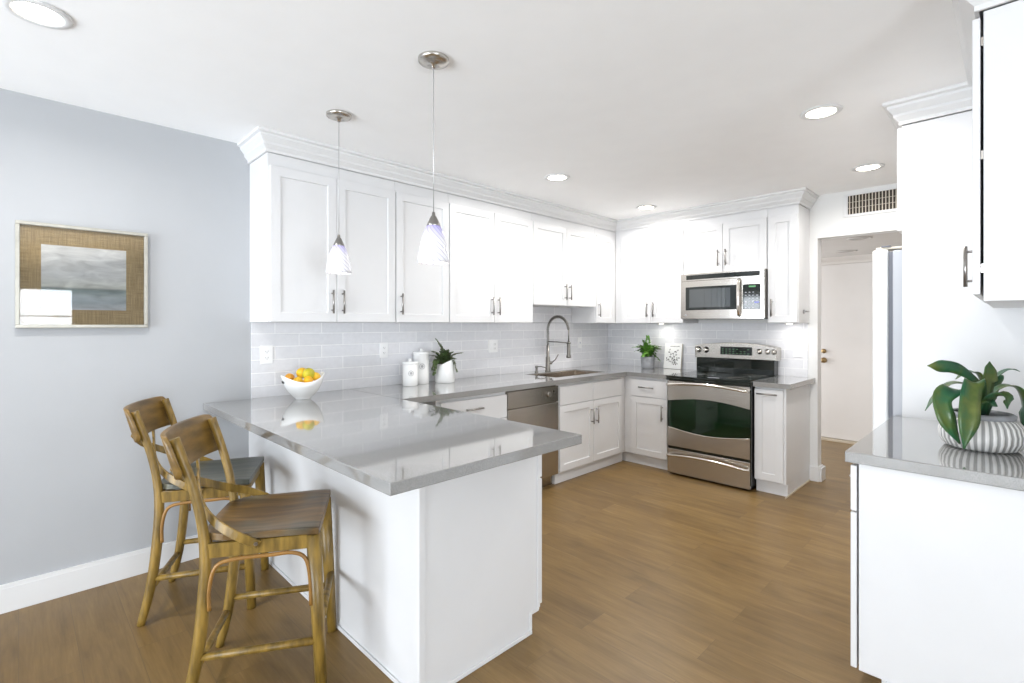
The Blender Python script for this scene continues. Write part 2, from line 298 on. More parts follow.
# ------------------------------------------------------------------ mesh helpers
class MB:
    def __init__(s): s.v = []; s.f = []; s.sm = []
    def add(s, vs, fs, smooth=False):
        o = len(s.v); s.v += [Vector(p) for p in vs]
        s.f += [tuple(i+o for i in f) for f in fs]; s.sm += [smooth]*len(fs); return s
    def box(s, x0, x1, y0, y1, z0, z1):
        v = [(x, y, z) for x in (x0, x1) for y in (y0, y1) for z in (z0, z1)]
        return s.add(v, [(0, 1, 3, 2), (4, 6, 7, 5), (0, 4, 5, 1), (2, 3, 7, 6), (0, 2, 6, 4), (1, 5, 7, 3)])
    def fbox(s, fr, a0, a1, b0, b1, c0, c1):
        v = [fr(a, b, c) for a in (a0, a1) for b in (b0, b1) for c in (c0, c1)]
        return s.add(v, [(0, 1, 3, 2), (4, 6, 7, 5), (0, 4, 5, 1), (2, 3, 7, 6), (0, 2, 6, 4), (1, 5, 7, 3)])
    def tube(s, pts, r, n=12, caps=True, smooth=True, squash=1):
        pts = [Vector(p) for p in pts]
        rs = r if isinstance(r, (list, tuple)) else [r]*len(pts)
        vs = []; prev = None
        for i, p in enumerate(pts):
            t = (pts[min(i+1, len(pts)-1)]-pts[max(i-1, 0)]).normalized()
            if prev is None:
                a = Vector((0, 0, 1)) if abs(t.z) < .9 else Vector((1, 0, 0))
                u = t.cross(a).normalized()
            else: u = (prev-t*prev.dot(t)).normalized()
            prev = u; w_ = t.cross(u)
            for k in range(n):
                th = 2*PI*k/n; vs.append(p+(u*math.cos(th)+w_*math.sin(th)*squash)*rs[i])
        fs = [(i*n+k, i*n+(k+1) % n, (i+1)*n+(k+1) % n, (i+1)*n+k) for i in range(len(pts)-1) for k in range(n)]
        o = len(s.f); s.add(vs, fs, smooth)
        if caps:
            b = len(s.v)-len(vs)
            s.f += [tuple(b+k for k in range(n)), tuple(b+(len(pts)-1)*n+k for k in range(n))]; s.sm += [False, False]
        return s
    def lathe(s, prof, c=(0, 0, 0), n=32, zf=None, smooth=True, close=True):
        vs = []
        for r, z in prof:
            for k in range(n):
                th = 2*PI*k/n; zz = z if zf is None else zf(th, z)
                vs.append((c[0]+r*math.cos(th), c[1]+r*math.sin(th), c[2]+zz))
        m = len(prof)
        fs = [(i*n+k, i*n+(k+1) % n, (i+1)*n+(k+1) % n, (i+1)*n+k) for i in range(m-1) for k in range(n)]
        b = len(s.v); s.add(vs, fs, smooth)
        if close:
            if prof[0][0] > 1e-5: s.f.append(tuple(b+k for k in range(n))); s.sm.append(False)
            if prof[-1][0] > 1e-5: s.f.append(tuple(b+(m-1)*n+k for k in range(n))); s.sm.append(False)
        return s
    def strip(s, pts, ups, wid, th, smooth=True):
        """flat band swept along pts; ups = width direction (one or per point)"""
        pts = [Vector(p) for p in pts]; n = len(pts); vs = []
        for i, p in enumerate(pts):
            t = (pts[min(i+1, n-1)]-pts[max(i-1, 0)]).normalized()
            u = Vector(ups[i] if isinstance(ups, list) else ups); u = (u-t*u.dot(t)).normalized(); w_ = t.cross(u)
            W = wid[i] if isinstance(wid, (list, tuple)) else wid
            vs += [p+u*W/2+w_*th/2, p-u*W/2+w_*th/2, p-u*W/2-w_*th/2, p+u*W/2-w_*th/2]
        fs = [(i*4+k, i*4+(k+1) % 4, (i+1)*4+(k+1) % 4, (i+1)*4+k) for i in range(n-1) for k in range(4)]
        fs += [(0, 1, 2, 3), tuple((n-1)*4+k for k in range(4))]
        return s.add(vs, fs, False)
    def leaf(s, pts, wid, side, fold=.25, up=None):
        """broad leaf: 5 points across, folded along the midrib"""
        pts = [Vector(p) for p in pts]; n = len(pts); vs = []
        for i, p in enumerate(pts):
            t = (pts[min(i+1, n-1)]-pts[max(i-1, 0)]).normalized()
            sd = Vector(side); sd = (sd-t*sd.dot(t)).normalized(); nn = sd.cross(t).normalized()
            if nn.z < 0: nn = -nn
            for q in (-1, -.5, 0, .5, 1): vs.append(p+sd*q*wid[i]/2+nn*abs(q)*wid[i]/2*fold*(1.5-abs(q)*.5))
        fs = [(i*5+k, i*5+k+1, (i+1)*5+k+1, (i+1)*5+k) for i in range(n-1) for k in range(4)]
        return s.add(vs, fs, True)
    def build(s, name, m, parent=None, bevel=0, segs=2, solid=0, recalc=True, merge=False):
        me = bpy.data.meshes.new(name)
        inv = Matrix.Identity(4)
        if parent:
            ch = Matrix.Identity(4); p = parent
            while p is not None: ch = p.matrix_basis @ ch; p = p.parent
            inv = ch.inverted()
        me.from_pydata([inv @ v for v in s.v], [], s.f)
        for p, q in zip(me.polygons, s.sm): p.use_smooth = q
        bm = bmesh.new(); bm.from_mesh(me)
        if merge: bmesh.ops.remove_doubles(bm, verts=bm.verts, dist=1e-5)
        if recalc: bmesh.ops.recalc_face_normals(bm, faces=bm.faces)
        bm.to_mesh(me); bm.free()
        me.materials.append(m)
        o = bpy.data.objects.new(name, me); COL.objects.link(o)
        if parent: o.parent = parent
        if solid:
            d = o.modifiers.new('solid', 'SOLIDIFY'); d.thickness = solid; d.offset = 0
        if bevel:
            d = o.modifiers.new('bevel', 'BEVEL'); d.width = bevel; d.segments = segs; d.limit_method = 'ANGLE'; d.angle_limit = math.radians(40); d.harden_normals = False
        return o
def tag(o, label=None, cat=None, group=None, kind=None):
    if label: o['label'] = label
    if cat: o['category'] = cat
    if group: o['group'] = group
    if kind: o['kind'] = kind
    return o
def thing(name, label, cat, loc, group=None, rz=0):
    o = bpy.data.objects.new(name, None); COL.objects.link(o); o.location = loc; o.rotation_euler = (0, 0, rz)
    o.empty_display_size = .1
    return tag(o, label, cat, group)
def struct(name, mb, m, label, bevel=0):
    return tag(mb.build(name, m, bevel=bevel), label, kind='structure', cat=name.split('_')[0])
def copy_tree(o, parent=None):
    c = o.copy(); COL.objects.link(c); c.parent = parent
    for ch in list(o.children): copy_tree(ch, c)
    return c
def frame(o, r, n):
    o, r, n = Vector(o), Vector(r), Vector(n)
    return lambda a, b, c: o+r*a+n*c+Vector((0, 0, b))
def catmull(P, k=6):
    P = [Vector(p) for p in P]; out = []
    for i in range(len(P)-1):
        a = P[max(i-1, 0)]; b = P[i]; c = P[i+1]; d = P[min(i+2, len(P)-1)]
        for j in range(k):
            t = j/k
            out.append(.5*((2*b)+(c-a)*t+(2*a-5*b+4*c-d)*t*t+(3*b-a-3*c+d)*t**3))
    out.append(P[-1]); return out

L = 5.013; H = 2.521; RW = 3.675       # back wall, ceiling height, right wall of the kitchen
ZC = .914                              # top of the worktops

# ------------------------------------------------------------------ room shell
struct('floor', MB().box(-.1, 7.6, -3.7, 7.05, -.1, 0), M['floor'], 'brown wood-look plank floor of the kitchen and hall')
struct('ceiling', MB().box(-.1, 7.6, -3.7, L+.12, H, H+.1), M['ceil'], 'white ceiling with recessed downlights')
struct('wall_left', MB().box(-.1, 0, -3.6, L+.12, 0, H), M['wall'], 'pale grey-blue wall with the framed picture')
OX0, OX1, OZ = 2.201, 3.66, 2.145       # the opening to the hall
struct('wall_back', MB().box(0, OX0, L, L+.12, 0, H).box(OX0, RW, L, L+.12, OZ, H), M['wallw'], 'white wall behind the range, ending at the hall opening')
struct('wall_right', MB().box(RW, RW+.1, 2.2, 7.0, 0, H).box(RW+.1, 7.5, 2.2, 2.3, 0, H), M['wallw'], 'white wall behind the right-hand cabinets')
struct('wall_hall', MB().box(1.3, RW, 6.95, 7.05, 0, 2.3).box(.2, 1.3, 6.95, 7.05, 0, 2.3), M['hallw'], 'beige-white hall wall around the door')
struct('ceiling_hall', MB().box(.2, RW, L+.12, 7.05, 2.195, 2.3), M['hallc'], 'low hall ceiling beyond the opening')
# rear wall with the glass doors, side wall with the big window
struct('wall_rear', MB().box(0, .2, -3.6, -3.5, 0, H).box(3.6, 7.5, -3.6, -3.5, 0, H).box(.2, 3.6, -3.6, -3.5, 2.15, H), M['wallw'], 'white wall around the glass doors')
struct('wall_side', MB().box(7.4, 7.5, -3.5, -2.05, 0, H).box(7.4, 7.5, .67, 2.2, 0, H).box(7.4, 7.5, -2.05, .67, 1.99, H).box(7.4, 7.5, -2.05, .67, 0, .1), M['wallw'], 'white wall around the big side window')
def window(name, fr, a0, a1, b0, b1, na, nb, label):
    mb = MB(); t = .05
    mb.fbox(fr, a0, a0+t, b0, b1, -.03, .03).fbox(fr, a1-t, a1, b0, b1, -.03, .03).fbox(fr, a0+t, a1-t, b0, b0+t, -.03, .03).fbox(fr, a0+t, a1-t, b1-t, b1, -.03, .03)
    o = struct(name, mb, M['trim'], label)
    g = MB()
    for i in range(1, na):
        a = a0+(a1-a0)*i/na; g.fbox(fr, a-.022, a+.022, b0+t, b1-t, -.02, .02)
    for j in range(1, nb):
        b = b0+(b1-b0)*j/nb; g.fbox(fr, a0+t, a1-t, b-.009, b+.009, -.012, .012)
    if na > 1 or nb > 1: g.build('window_bars', M['trim'], o)
    MB().fbox(fr, a0+t, a1-t, b0+t, b1-t, -.003, .003).build('window_pane', M['pane'], o)
window('window_1', frame((0, -3.55, 0), (1, 0, 0), (0, 1, 0)), .2, 3.6, 0.001, 2.15, 4, 1, 'white framed glass doors behind the camera')
window('window_2', frame((7.45, 0, 0), (0, 1, 0), (-1, 0, 0)), -2.05, .67, .1, 1.99, 4, 4, 'big gridded side window that the picture glass mirrors')

# baseboards
struct('baseboard_left', MB().box(0, .014, -3.49, 1.04, 0, .135).box(.014, .017, -3.49, 1.04, 0, .118), M['trim'], 'white baseboard along the grey wall', .003)
struct('baseboard_back', MB().box(2.137, OX0+.0145, L-.016, L, 0, .13).box(OX0, OX0+.016, L, L+.12, 0, .13).box(OX0, OX0+.03, L+.005, L+.135, 0, .118), M['trim'], 'white baseboard wrapping the end of the range wall', .004)
# hall door
d = struct('door_1', MB().box(1.45, 2.36, 6.925, 6.949, .03, 2.10), M['door'], 'plain off-white hall door with brass knob and deadbolt')
kn = MB().lathe([(.001, 0), (.033, 0), (.033, .006), (.012, .012), (.012, .035), (.027, .04), (.030, .055), (.022, .068), (.001, .072)], n=20)
for zz, nm, sc in ((.955, 'door_knob', 1), (1.065, 'deadbolt', .8)):
    mb = MB().add([Vector((1.80+v.x*sc, 6.925-v.z*(.5 if nm == 'deadbolt' else 1), zz+v.y*sc)) for v in kn.v], kn.f, True)
    mb.build(nm, M['brass'], d)
struct('trim_1', MB().box(1.35, 1.448, 6.93, 6.949, 0, 2.14).box(2.362, 2.42, 6.93, 6.949, 0, 2.14).box(1.448, 2.362, 6.93, 6.949, 2.103, 2.14), M['hallw'], 'thin casing around the hall door')
struct('trim_2', MB().box(1.45, 2.36, 6.86, 6.949, 0, .022), M['under'], 'tan wooden threshold under the hall door')

# ------------------------------------------------------------------ crown moulding
def sweep(path, prof):
    n = len(path); P = [Vector(p) for p in path]; vs = []
    for i in range(n):
        d0 = (P[i]-P[i-1]).normalized() if i > 0 else None
        d1 = (P[i+1]-P[i]).normalized() if i < n-1 else None
        ns_ = [Vector((q.y, -q.x)) for q in (d0, d1) if q is not None]
        o = ns_[0] if len(ns_) == 1 else (ns_[0]+ns_[1])/(1+ns_[0].dot(ns_[1]))
        for c, z in prof: vs.append((P[i].x+o.x*c, P[i].y+o.y*c, z))
    m = len(prof)
    fs = [(i*m+k, i*m+(k+1) % m, (i+1)*m+(k+1) % m, (i+1)*m+k) for i in range(n-1) for k in range(m)]
    fs += [tuple(range(m)), tuple((n-1)*m+k for k in range(m))]
    return MB().add(vs, fs)
CP = [(0.0005, 2.407), (.012, 2.407), (.012, 2.424), (.032, 2.446), (.032, 2.459), (.055, 2.486), (.055, 2.499), (.072, 2.505), (.072, 2.5205), (.0005, 2.5205)]
struct('trim_3', sweep([(.001, 1.045), (.320, 1.045), (.320, L-.320), (2.14, L-.320), (2.14, L-.001)], CP), M['trim'], 'white stepped crown moulding above the left and range-wall cabinets')
struct('trim_4', sweep([(3.02, 4.15), (3.02, 3.22), (3.345, 3.22), (3.345, 2.23), (RW-.001, 2.23)], CP), M['trim'], 'white stepped crown moulding above the right-hand cabinets')

# ------------------------------------------------------------------ cabinets
def shaker(fr, a0, a1, b0, b1, c0, c1, inset=.058, dep=.009):
    mb = MB(); q = []
    for (x0, x1, y0, y1, c) in ((a0, a1, b0, b1, c0), (a0, a1, b0, b1, c1), (a0+inset, a1-inset, b0+inset, b1-inset, c1), (a0+inset, a1-inset, b0+inset, b1-inset, c1-dep)):
        q += [fr(x0, y0, c), fr(x1, y0, c), fr(x1, y1, c), fr(x0, y1, c)]
    fs = [(0, 1, 2, 3), (12, 13, 14, 15)]
    for s0 in (0, 4, 8): fs += [(s0+k, s0+(k+1) % 4, s0+4+(k+1) % 4, s0+4+k) for k in range(4)]
    return mb.add(q, fs)
def bar_handle(fr, a, b, c, vert, ln=.15, r=.0062):
    mb = MB(); h = ln/2; o = ln*.36
    P = (lambda t, cc: fr(a, b+t, cc)) if vert else (lambda t, cc: fr(a+t, b, cc))
    mb.tube([P(-h, c+.030), P(h, c+.030)], r, 10)
    for t in (-o, o): mb.tube([P(t, c), P(t, c+.030)], r*.75, 8)
    return mb
def cabinet(name, label, cat, fr, a0, a1, b0, b1, depth, fronts, group, toe=None, extra=None, gap=0):
    base = fr((a0+a1)/2, 0 if toe else b0, -depth/2)
    root = thing(name, label, cat, base, group)
    if extra: mb = MB().fbox(fr, a0+.0007, a1-.0007, b0, extra, -depth, -gap).fbox(fr, a0+.0007, a1-.0007, extra, b1, -.06, 0)
    else: mb = MB().fbox(fr, a0+.0007, a1-.0007, b0, b1, -depth, -gap)
    mb.build('body', M['cab'], root, .0015, 1)
    if toe:
        MB().fbox(fr, a0+.0007, a1-.0007, 0.0005, b0, -depth, -toe).build('toe_kick', M['cab'], root)
    for f in fronts:
        kind, x0, x1, z0, z1 = f[:5]
        if kind == 'flat': mbf = MB().fbox(fr, x0, x1, z0, z1, .0008, .020)
        else: mbf = shaker(fr, x0, x1, z0, z1, .0008, .020, f[7] if len(f) > 7 else .058)
        o = mbf.build('drawer' if kind in ('flat', 'drawer') else 'door', M['cab'], root, .0014, 1)
        if len(f) > 5 and f[5]:
            hv, ha, hb = f[5]; bar_handle(fr, ha, hb, .020, hv == 'v', f[6] if len(f) > 6 and f[6] else .15).build('handle', M['nickel'], o)
    return root
g_ = .0018
UL = frame((.317, 0, 0), (0, 1, 0), (1, 0, 0)); UD = .317
ZB, ZT, ZD = 1.400, 2.407, 2.33
def door(a0, a1, z0, z1, side=None, hz=None, inset=.058):
    ha = None
    if side: ha = ('v', (a0+.036 if side == 'l' else a1-.036), hz)
    return ('door', a0+g_, a1-g_, z0+.003, z1, ha, .15, inset)
UG = 'wall cabinets above the left worktop'
cabinet('wall_cabinet', 'white two-door wall cabinet at the grey wall end, behind the farther pendant lamp', 'cabinet', UL, 1.045, 1.905, ZB, ZT, UD-.001,
        [door(1.056, 1.468, ZB, ZD, 'r', 1.532), door(1.468, 1.903, ZB, ZD, 'l', 1.532)], UG)
cabinet('wall_cabinet', 'white single-door wall cabinet, between the two double ones, behind the nearer pendant lamp', 'cabinet', UL, 1.905, 2.381, ZB, ZT, UD-.001,
        [door(1.908, 2.378, ZB, ZD, 'l', 1.532)], UG)
cabinet('wall_cabinet', 'white full-height two-door wall cabinet above the dishwasher, left of the shorter sink cabinet', 'cabinet', UL, 2.381, 3.338, ZB, ZT, UD-.001,
        [door(2.384, 2.859, ZB, ZD, 'r', 1.54), door(2.859, 3.335, ZB, ZD, 'l', 1.54)], UG)
cabinet('wall_cabinet', 'shorter white two-door wall cabinet over the sink and faucet', 'cabinet', UL, 3.338, 4.309, 1.567, ZT, UD-.001,
        [door(3.341, 3.823, 1.567, ZD, 'r', 1.70), door(3.823, 4.306, 1.567, ZD, 'l', 1.70)], UG)
cabinet('wall_cabinet', 'narrow white single-door wall cabinet in the corner right of the sink', 'cabinet', UL, 4.309, L-.001, ZB, ZT, UD-.001,
        [door(4.312, 4.645, ZB, ZD, 'l', 1.54)], UG)
UB = frame((0, L-.317, 0), (1, 0, 0), (0, -1, 0))
UG = 'wall cabinets on the range wall'
cabinet('wall_cabinet', 'white two-door wall cabinet left of the microwave, above the potted fern', 'cabinet', UB, .320, 1.118, ZB, ZT, UD-.001,
        [door(.402, .76, ZB, ZD, 'r', 1.54), door(.76, 1.115, ZB, ZD, 'l', 1.54)], UG)
cabinet('wall_cabinet', 'short white two-door wall cabinet directly on top of the microwave', 'cabinet', UB, 1.118, 1.895, 1.875, ZT, UD-.001,
        [door(1.121, 1.504, 1.875, ZD, 'r', 2.01), door(1.504, 1.892, 1.875, ZD, 'l', 2.01)], UG)
cabinet('wall_cabinet', 'narrow white one-door wall cabinet at the right end, beside the microwave and hall opening', 'cabinet', UB, 1.895, 2.139, ZB, ZT, UD-.001,
        [door(1.899, 2.134, ZB, ZD, 'l', 1.53, .062)], UG)
# small metal hook bar on the end cabinet's side
t = thing('hook_bar', 'small brushed metal bar sticking out of the end cabinet side near the hall', 'hook', (2.14, 4.83, 1.50))
MB().tube([(2.139, 4.83, 1.497), (2.18, 4.83, 1.497), (2.18, 4.72, 1.497)], .006, 10).build('bar', M['nickel'], t)
MB().tube([(2.1395, 4.83, 1.497), (2.145, 4.83, 1.497)], .018, 16).build('mounting_plate', M['nickel'], t)

# base cabinets
BL = frame((.652, 0, 0), (0, 1, 0), (1, 0, 0)); BD = .650; BT = .872; BZ = .100; TK = .03
BG = 'base cabinets under the left worktop'
cabinet('base_cabinet', 'white base cabinet with drawers between peninsula and dishwasher', 'cabinet', BL, 2.02, 2.682, BZ, BT, BD,
        [('flat', 2.05+g_, 2.678, .675, .846, ('h', 2.335, .776), .16), ('flat', 2.05+g_, 2.678, .39, .668, ('h', 2.335, .60), .16), ('flat', 2.05+g_, 2.678, .115, .383, ('h', 2.335, .32), .16)], BG, TK)
cabinet('base_cabinet', 'white two-door base cabinet under the sink with two false drawer fronts', 'cabinet', BL, 3.302, 4.3605, BZ, BT, BD,
        [('flat', 3.314+g_, 3.792, .687, .846, None), ('flat', 3.796, 4.276, .687, .846, None),
         ('door', 3.314+g_, 3.800, .112, .680, ('v', 3.766, .545), .15), ('door', 3.804, 4.276, .112, .680, ('v', 3.840, .545), .15)], BG, TK, .70)
BB = frame((0, L-.652, 0), (1, 0, 0), (0, -1, 0))
BG = 'base cabinets beside the range'
cabinet('base_cabinet', 'white corner base cabinet with one drawer and one door, left of the range', 'cabinet', BB, .600, 1.130, BZ, BT, BD,
        [('flat', .735, 1.122, .682, .846, ('h', .913, .774), .16), ('door', .735, 1.122, .108, .674, ('v', 1.078, .545), .15)], BG, TK)
cabinet('base_cabinet', 'narrow white pull-out base cabinet right of the range with horizontal handle', 'cabinet', BB, 1.9035, 2.142, BZ, BT, BD-.002,
        [('door', 1.906, 2.122, .112, .856, ('h', 2.008, .818), .155)], BG, TK)
MB().box(2.143, 2.149, L-.690, L-.018, .0005, .012).build('floor_strip', M['under'], COL.objects['base_cabinet.003']) if 'base_cabinet.003' in COL.objects else None
# dishwasher
dw = thing('dishwasher', 'stainless steel dishwasher left of the sink cabinet', 'dishwasher', (.35, 2.992, 0))
MB().box(.03, .640, 2.687, 3.297, .10, .868).build('body', M['steeld'], dw)
MB().box(.03, .60, 2.687, 3.297, .001, .10).build('toe_kick', M['steeld'], dw)
MB().box(.641, .672, 2.690, 3.293, .105, .722).build('door', M['steel'], dw, .003)
cp = MB().box(.641, .672, 2.690, 3.293, .726, .862).build('control_panel', M['steeld'], dw, .003)
MB().tube([(.672, 3.165, .80), (.690, 3.165, .80)], .022, 20).build('dial', M['steel'], cp)
MB().box(.6722, .675, 3.09, 3.094, .78, .83).build('marking', M['chrome'], cp); MB().box(.6722, .675, 3.215, 3.235, .81, .83).build('marking', M['chrome'], cp)

# peninsula base
PX0, PX1, PY0, PY1 = .002, 1.90, 1.04, 1.695
pen = thing('peninsula_cabinet', 'white peninsula base with flat panels below the overhanging grey worktop', 'cabinet', (.95, 1.36, 0))
MB().box(PX0, PX1-.012, PY0+.012, 1.69, .10, BT).box(PX0, PX1-.012, PY0+.012, 1.63, 0.0005, .0995).build('body', M['cab'], pen)
MB().box(PX0, PX1-.0117, PY0, PY0+.0115, .001, BT).build('back_panel', M['cab'], pen)
ep = MB()
prof = [(PY0, .001), (1.635, .001), (1.635, .088), (1.690, .088), (1.690, BT), (PY0, BT)]
ep.add([(PX1-.0115, y, z) for y, z in prof]+[(PX1, y, z) for y, z in prof], [tuple(range(6)), tuple(range(6, 12))]+[(k, (k+1) % 6, 6+(k+1) % 6, 6+k) for k in range(6)])
ep.build('end_panel', M['cab'], pen)
# thin corner and floor beads
MB().box(PX1+.0003, PX1+.006, PY0-.006, PY0+.020, .001, BT).box(PX1-.03, PX1+.0003, PY0-.006, PY0-.0001, .001, BT).build('corner_bead', M['cab'], pen, .0015, 1)
MB().box(PX1+.0003, PX1+.009, PY0+.0205, 1.635, .001, .018).box(PX0, PX1-.031, PY0-.009, PY0-.0003, .001, .018).build('floor_bead', M['cab'], pen, .002, 1)
MB().box(PX1+.0003, PX1+.006, 1.622, 1.637, .018, .100).box(PX1+.0003, PX1+.006, 1.637, 1.682, .086, .100).box(PX1+.0003, PX1+.006, 1.675, 1.690, .1005, BT).build('edge_bead', M['cab'], pen, .0015, 1)
PK = frame((0, 1.6905, 0), (1, 0, 0), (0, 1, 0))
for x0, x1 in ((.70, 1.30), (1.303, 1.898)):
    o = MB().fbox(PK, x0, x1, .687, .862, .001, .021).build('drawer', M['cab'], pen, .0015, 1)
    bar_handle(PK, (x0+x1)/2, .775, .021, False).build('handle', M['nickel'], o)
    o = shaker(PK, x0, x1, .108, .680, .001, .021).build('door', M['cab'], pen, .0015, 1)
    bar_handle(PK, x0+.04 if x0 > 1 else x1-.04, .56, .021, True).build('handle', M['nickel'], o)

# right-hand cabinets
RL = frame((3.012, 0, 0), (0, 1, 0), (-1, 0, 0))
r = cabinet('base_cabinet', 'large white base cabinet end panel in the right foreground under the potted plant', 'cabinet', RL, 2.222, 3.198, BZ, BT, RW-3.012-.002,
        [('flat', 2.224, 2.706, .690, .858, ('h', 2.465, .775), .15), ('flat', 2.710, 3.19, .690, .858, ('h', 2.95, .775), .15),
         ('door', 2.224, 2.706, .103, .683, ('v', 2.67, .545), .15), ('door', 2.710, 3.19, .103, .683, ('v', 2.75, .545), .15)], None, .075, gap=.006)
MB().box(3.10, RW-.002, 2.214, 2.2215, .001, .102).build('floor_bead', M['cab'], r)
tp = thing('fridge_cabinet', 'tall white end panel with a high cabinet over the refrigerator', 'cabinet', (3.35, 3.6, 0))
MB().box(3.02, RW-.002, 3.22, 3.245, .001, 2.404).build('end_panel', M['cab'], tp, .0015, 1)
MB().box(3.02, RW-.002, 4.12, 4.145, .001, 2.404).build('end_panel', M['cab'], tp, .0015, 1)
MB().box(3.02, RW-.002, 3.2455, 4.1195, 1.885, 2.404).build('body', M['cab'], tp)
RF = frame((3.0195, 0, 0), (0, 1, 0), (-1, 0, 0))
for a0, a1, ha in ((3.222, 3.681, 3.645), (3.684, 4.14, 3.72)):
    o = shaker(RF, a0, a1, 1.868, 2.395, .0008, .020).build('door', M['cab'], tp, .0015, 1)
    bar_handle(RF, ha, 1.98, .020, True).build('handle', M['nickel'], o)
RU = frame((3.348, 0, 0), (0, 1, 0), (-1, 0, 0))
ru = cabinet('wall_cabinet', 'white wall cabinet seen from its side at the top right, above the potted plant', 'cabinet', RU, 2.23, 3.218, 1.462, 2.404, RW-3.348-.002,
        [('door', 2.232, 2.722, 1.485, 2.388, ('v', 2.49, 1.60), .15), ('door', 2.725, 3.21, 1.485, 2.388, ('v', 3.17, 1.60), .15)], None, gap=.007)
for z in (1.57, 1.94, 2.31): MB().box(3.3485, 3.3545, 2.236, 2.26, z-.014, z+.014).build('hinge', M['chrome'], ru)

# ------------------------------------------------------------------ worktops
SX0, SX1, SY0, SY1 = .17, .555, 3.40, 4.16
T = .040
wt = MB().box(.001, 2.12, .786, 1.7205, ZC-T, ZC)
tag(wt.build('worktop', M['quartz'], bevel=.003), 'polished grey quartz peninsula worktop with the fruit bowl on it', 'worktop')
wt = MB().box(.001, .698, 1.7215, SY0, ZC-T, ZC).box(.001, .698, SY1, L-.001, ZC-T, ZC).box(.001, SX0, SY0, SY1, ZC-T, ZC).box(SX1, .698, SY0, SY1, ZC-T, ZC).box(.698, 1.142, L-.698, L-.001, ZC-T, ZC)
tag(wt.build('worktop', M['quartz'], merge=False), 'grey quartz worktop along the tiled wall, turning the corner at the sink', 'worktop')
wt = MB().box(1.9025, 2.185, L-.700, L-.001, ZC-T, ZC)
tag(wt.build('worktop', M['quartz'], bevel=.002), 'short grey worktop piece to the right of the range', 'worktop')
wt = MB().box(2.98, RW-.001, 2.190, 3.219, ZC-T, ZC)
tag(wt.build('worktop', M['quartz'], bevel=.003), 'grey quartz worktop in the right foreground under the plant', 'worktop')

# tiled splashbacks
tag(MB().box(0.0002, .009, 1.055, L-.0005, ZC+.0005, 1.399).box(.0002, .009, 3.339, 4.308, 1.4075, 1.566).build('tile_splashback', M['tileL']), 'grey glazed subway tiles on the left wall behind the sink', 'splashback')
tag(MB().box(.0095, 2.126, L-.009, L-.0002, ZC+.0005, 1.399).build('tile_splashback', M['tileB']), 'pale glazed subway tiles on the wall behind the range', 'splashback')

# ------------------------------------------------------------------ sink + faucet
sk = thing('kitchen_sink', 'undermount stainless steel sink set in the corner worktop', 'sink', ((SX0+SX1)/2, (SY0+SY1)/2, .70))
x0, x1, y0, y1 = SX0+.0005, SX1-.0005, SY0+.0005, SY1-.0005; zt, zb = ZC-.008, .72
ring = lambda i, z: [(x0+i, y0+i, z), (x1-i, y0+i, z), (x1-i, y1-i, z), (x0+i, y1-i, z)]
vs = ring(0, zt)+ring(.004, zt)+ring(.022, zb+.004)+ring(.018, zb)+ring(0, zb)
mb = MB().add(vs, [(k, (k+1) % 4, 4+(k+1) % 4, 4+k) for k in range(4)]+[(4+k, 4+(k+1) % 4, 8+(k+1) % 4, 8+k) for k in range(4)]+[(8, 9, 10, 11)])
mb.build('basin', M['sinkm'], sk, .012, 3)
MB().lathe([(.001, .0), (.045, 0), (.045, .004), (.03, .005), (.025, .001), (.001, .001)], ((x0+x1)/2, (y0+y1)/2, zb+.0045), 24).build('drain', M['chrome'], sk)
fc = thing('kitchen_faucet', 'tall brushed spring pull-down faucet behind the sink', 'faucet', (.11, 3.80, ZC))
fx, fy = .11, 3.80
MB().lathe([(.030, 0), (.030, .006), (.024, .012), (.022, .14), (.016, .15), (.016, .26)], (fx, fy, ZC+.0003), 20).build('body', M['gun'], fc)
P = [(fx, fy, ZC+.26), (fx, fy, ZC+.40)]
R_ = .122
ar = [(fx+R_-R_*math.cos(a), fy+.02*(a/PI), ZC+.428+R_*math.sin(a)) for a in [PI*k/14 for k in range(14)]]
ar.append((fx+2*R_+.006, fy+.022, ZC+.42))
pts = catmull([P[0], P[1]]+ar, 4)
MB().tube(pts, .009, 10).build('hose', M['gun'], fc)
# spring coil
coil = []
acc = [0]
for i in range(1, len(pts)): acc.append(acc[-1]+(pts[i]-pts[i-1]).length)
tot = acc[-1]; turns = 46; K = turns*10; j = 0
Yv = Vector((0, 1, 0))
for q in range(K+1):
    s_ = tot*q/K
    while j < len(acc)-2 and acc[j+1] < s_: j += 1
    f_ = (s_-acc[j])/max(1e-6, acc[j+1]-acc[j]); p = pts[j].lerp(pts[j+1], f_); t_ = (pts[j+1]-pts[j]).normalized()
    u = (Yv-t_*Yv.dot(t_)).normalized(); v_ = t_.cross(u); th = 2*PI*q/10
    coil.append(p+(u*math.cos(th)+v_*math.sin(th))*.0135)
MB().tube(coil, .0028, 5).build('spring', M['gun'], fc)
hx = fx+2*R_+.006
MB().lathe([(.012, .20), (.013, .185), (.017, .18), (.018, .07), (.024, .055), (.024, .035), (.001, .035)], (hx, fy+.022, ZC+.11), 18).build('spray_head', M['gun'], fc)
MB().tube([(hx, fy+.022, ZC+.44), (hx, fy+.022, ZC+.30)], .007, 10).tube([(fx, fy, ZC+.30), (fx+.10, fy+.01, ZC+.298), (hx-.015, fy+.021, ZC+.292)], .006, 8).lathe([(.020, -.008), (.022, -.008), (.022, .008), (.020, .008)], (hx, fy+.022, ZC+.292), 16).build('holder_arm', M['gun'], fc)
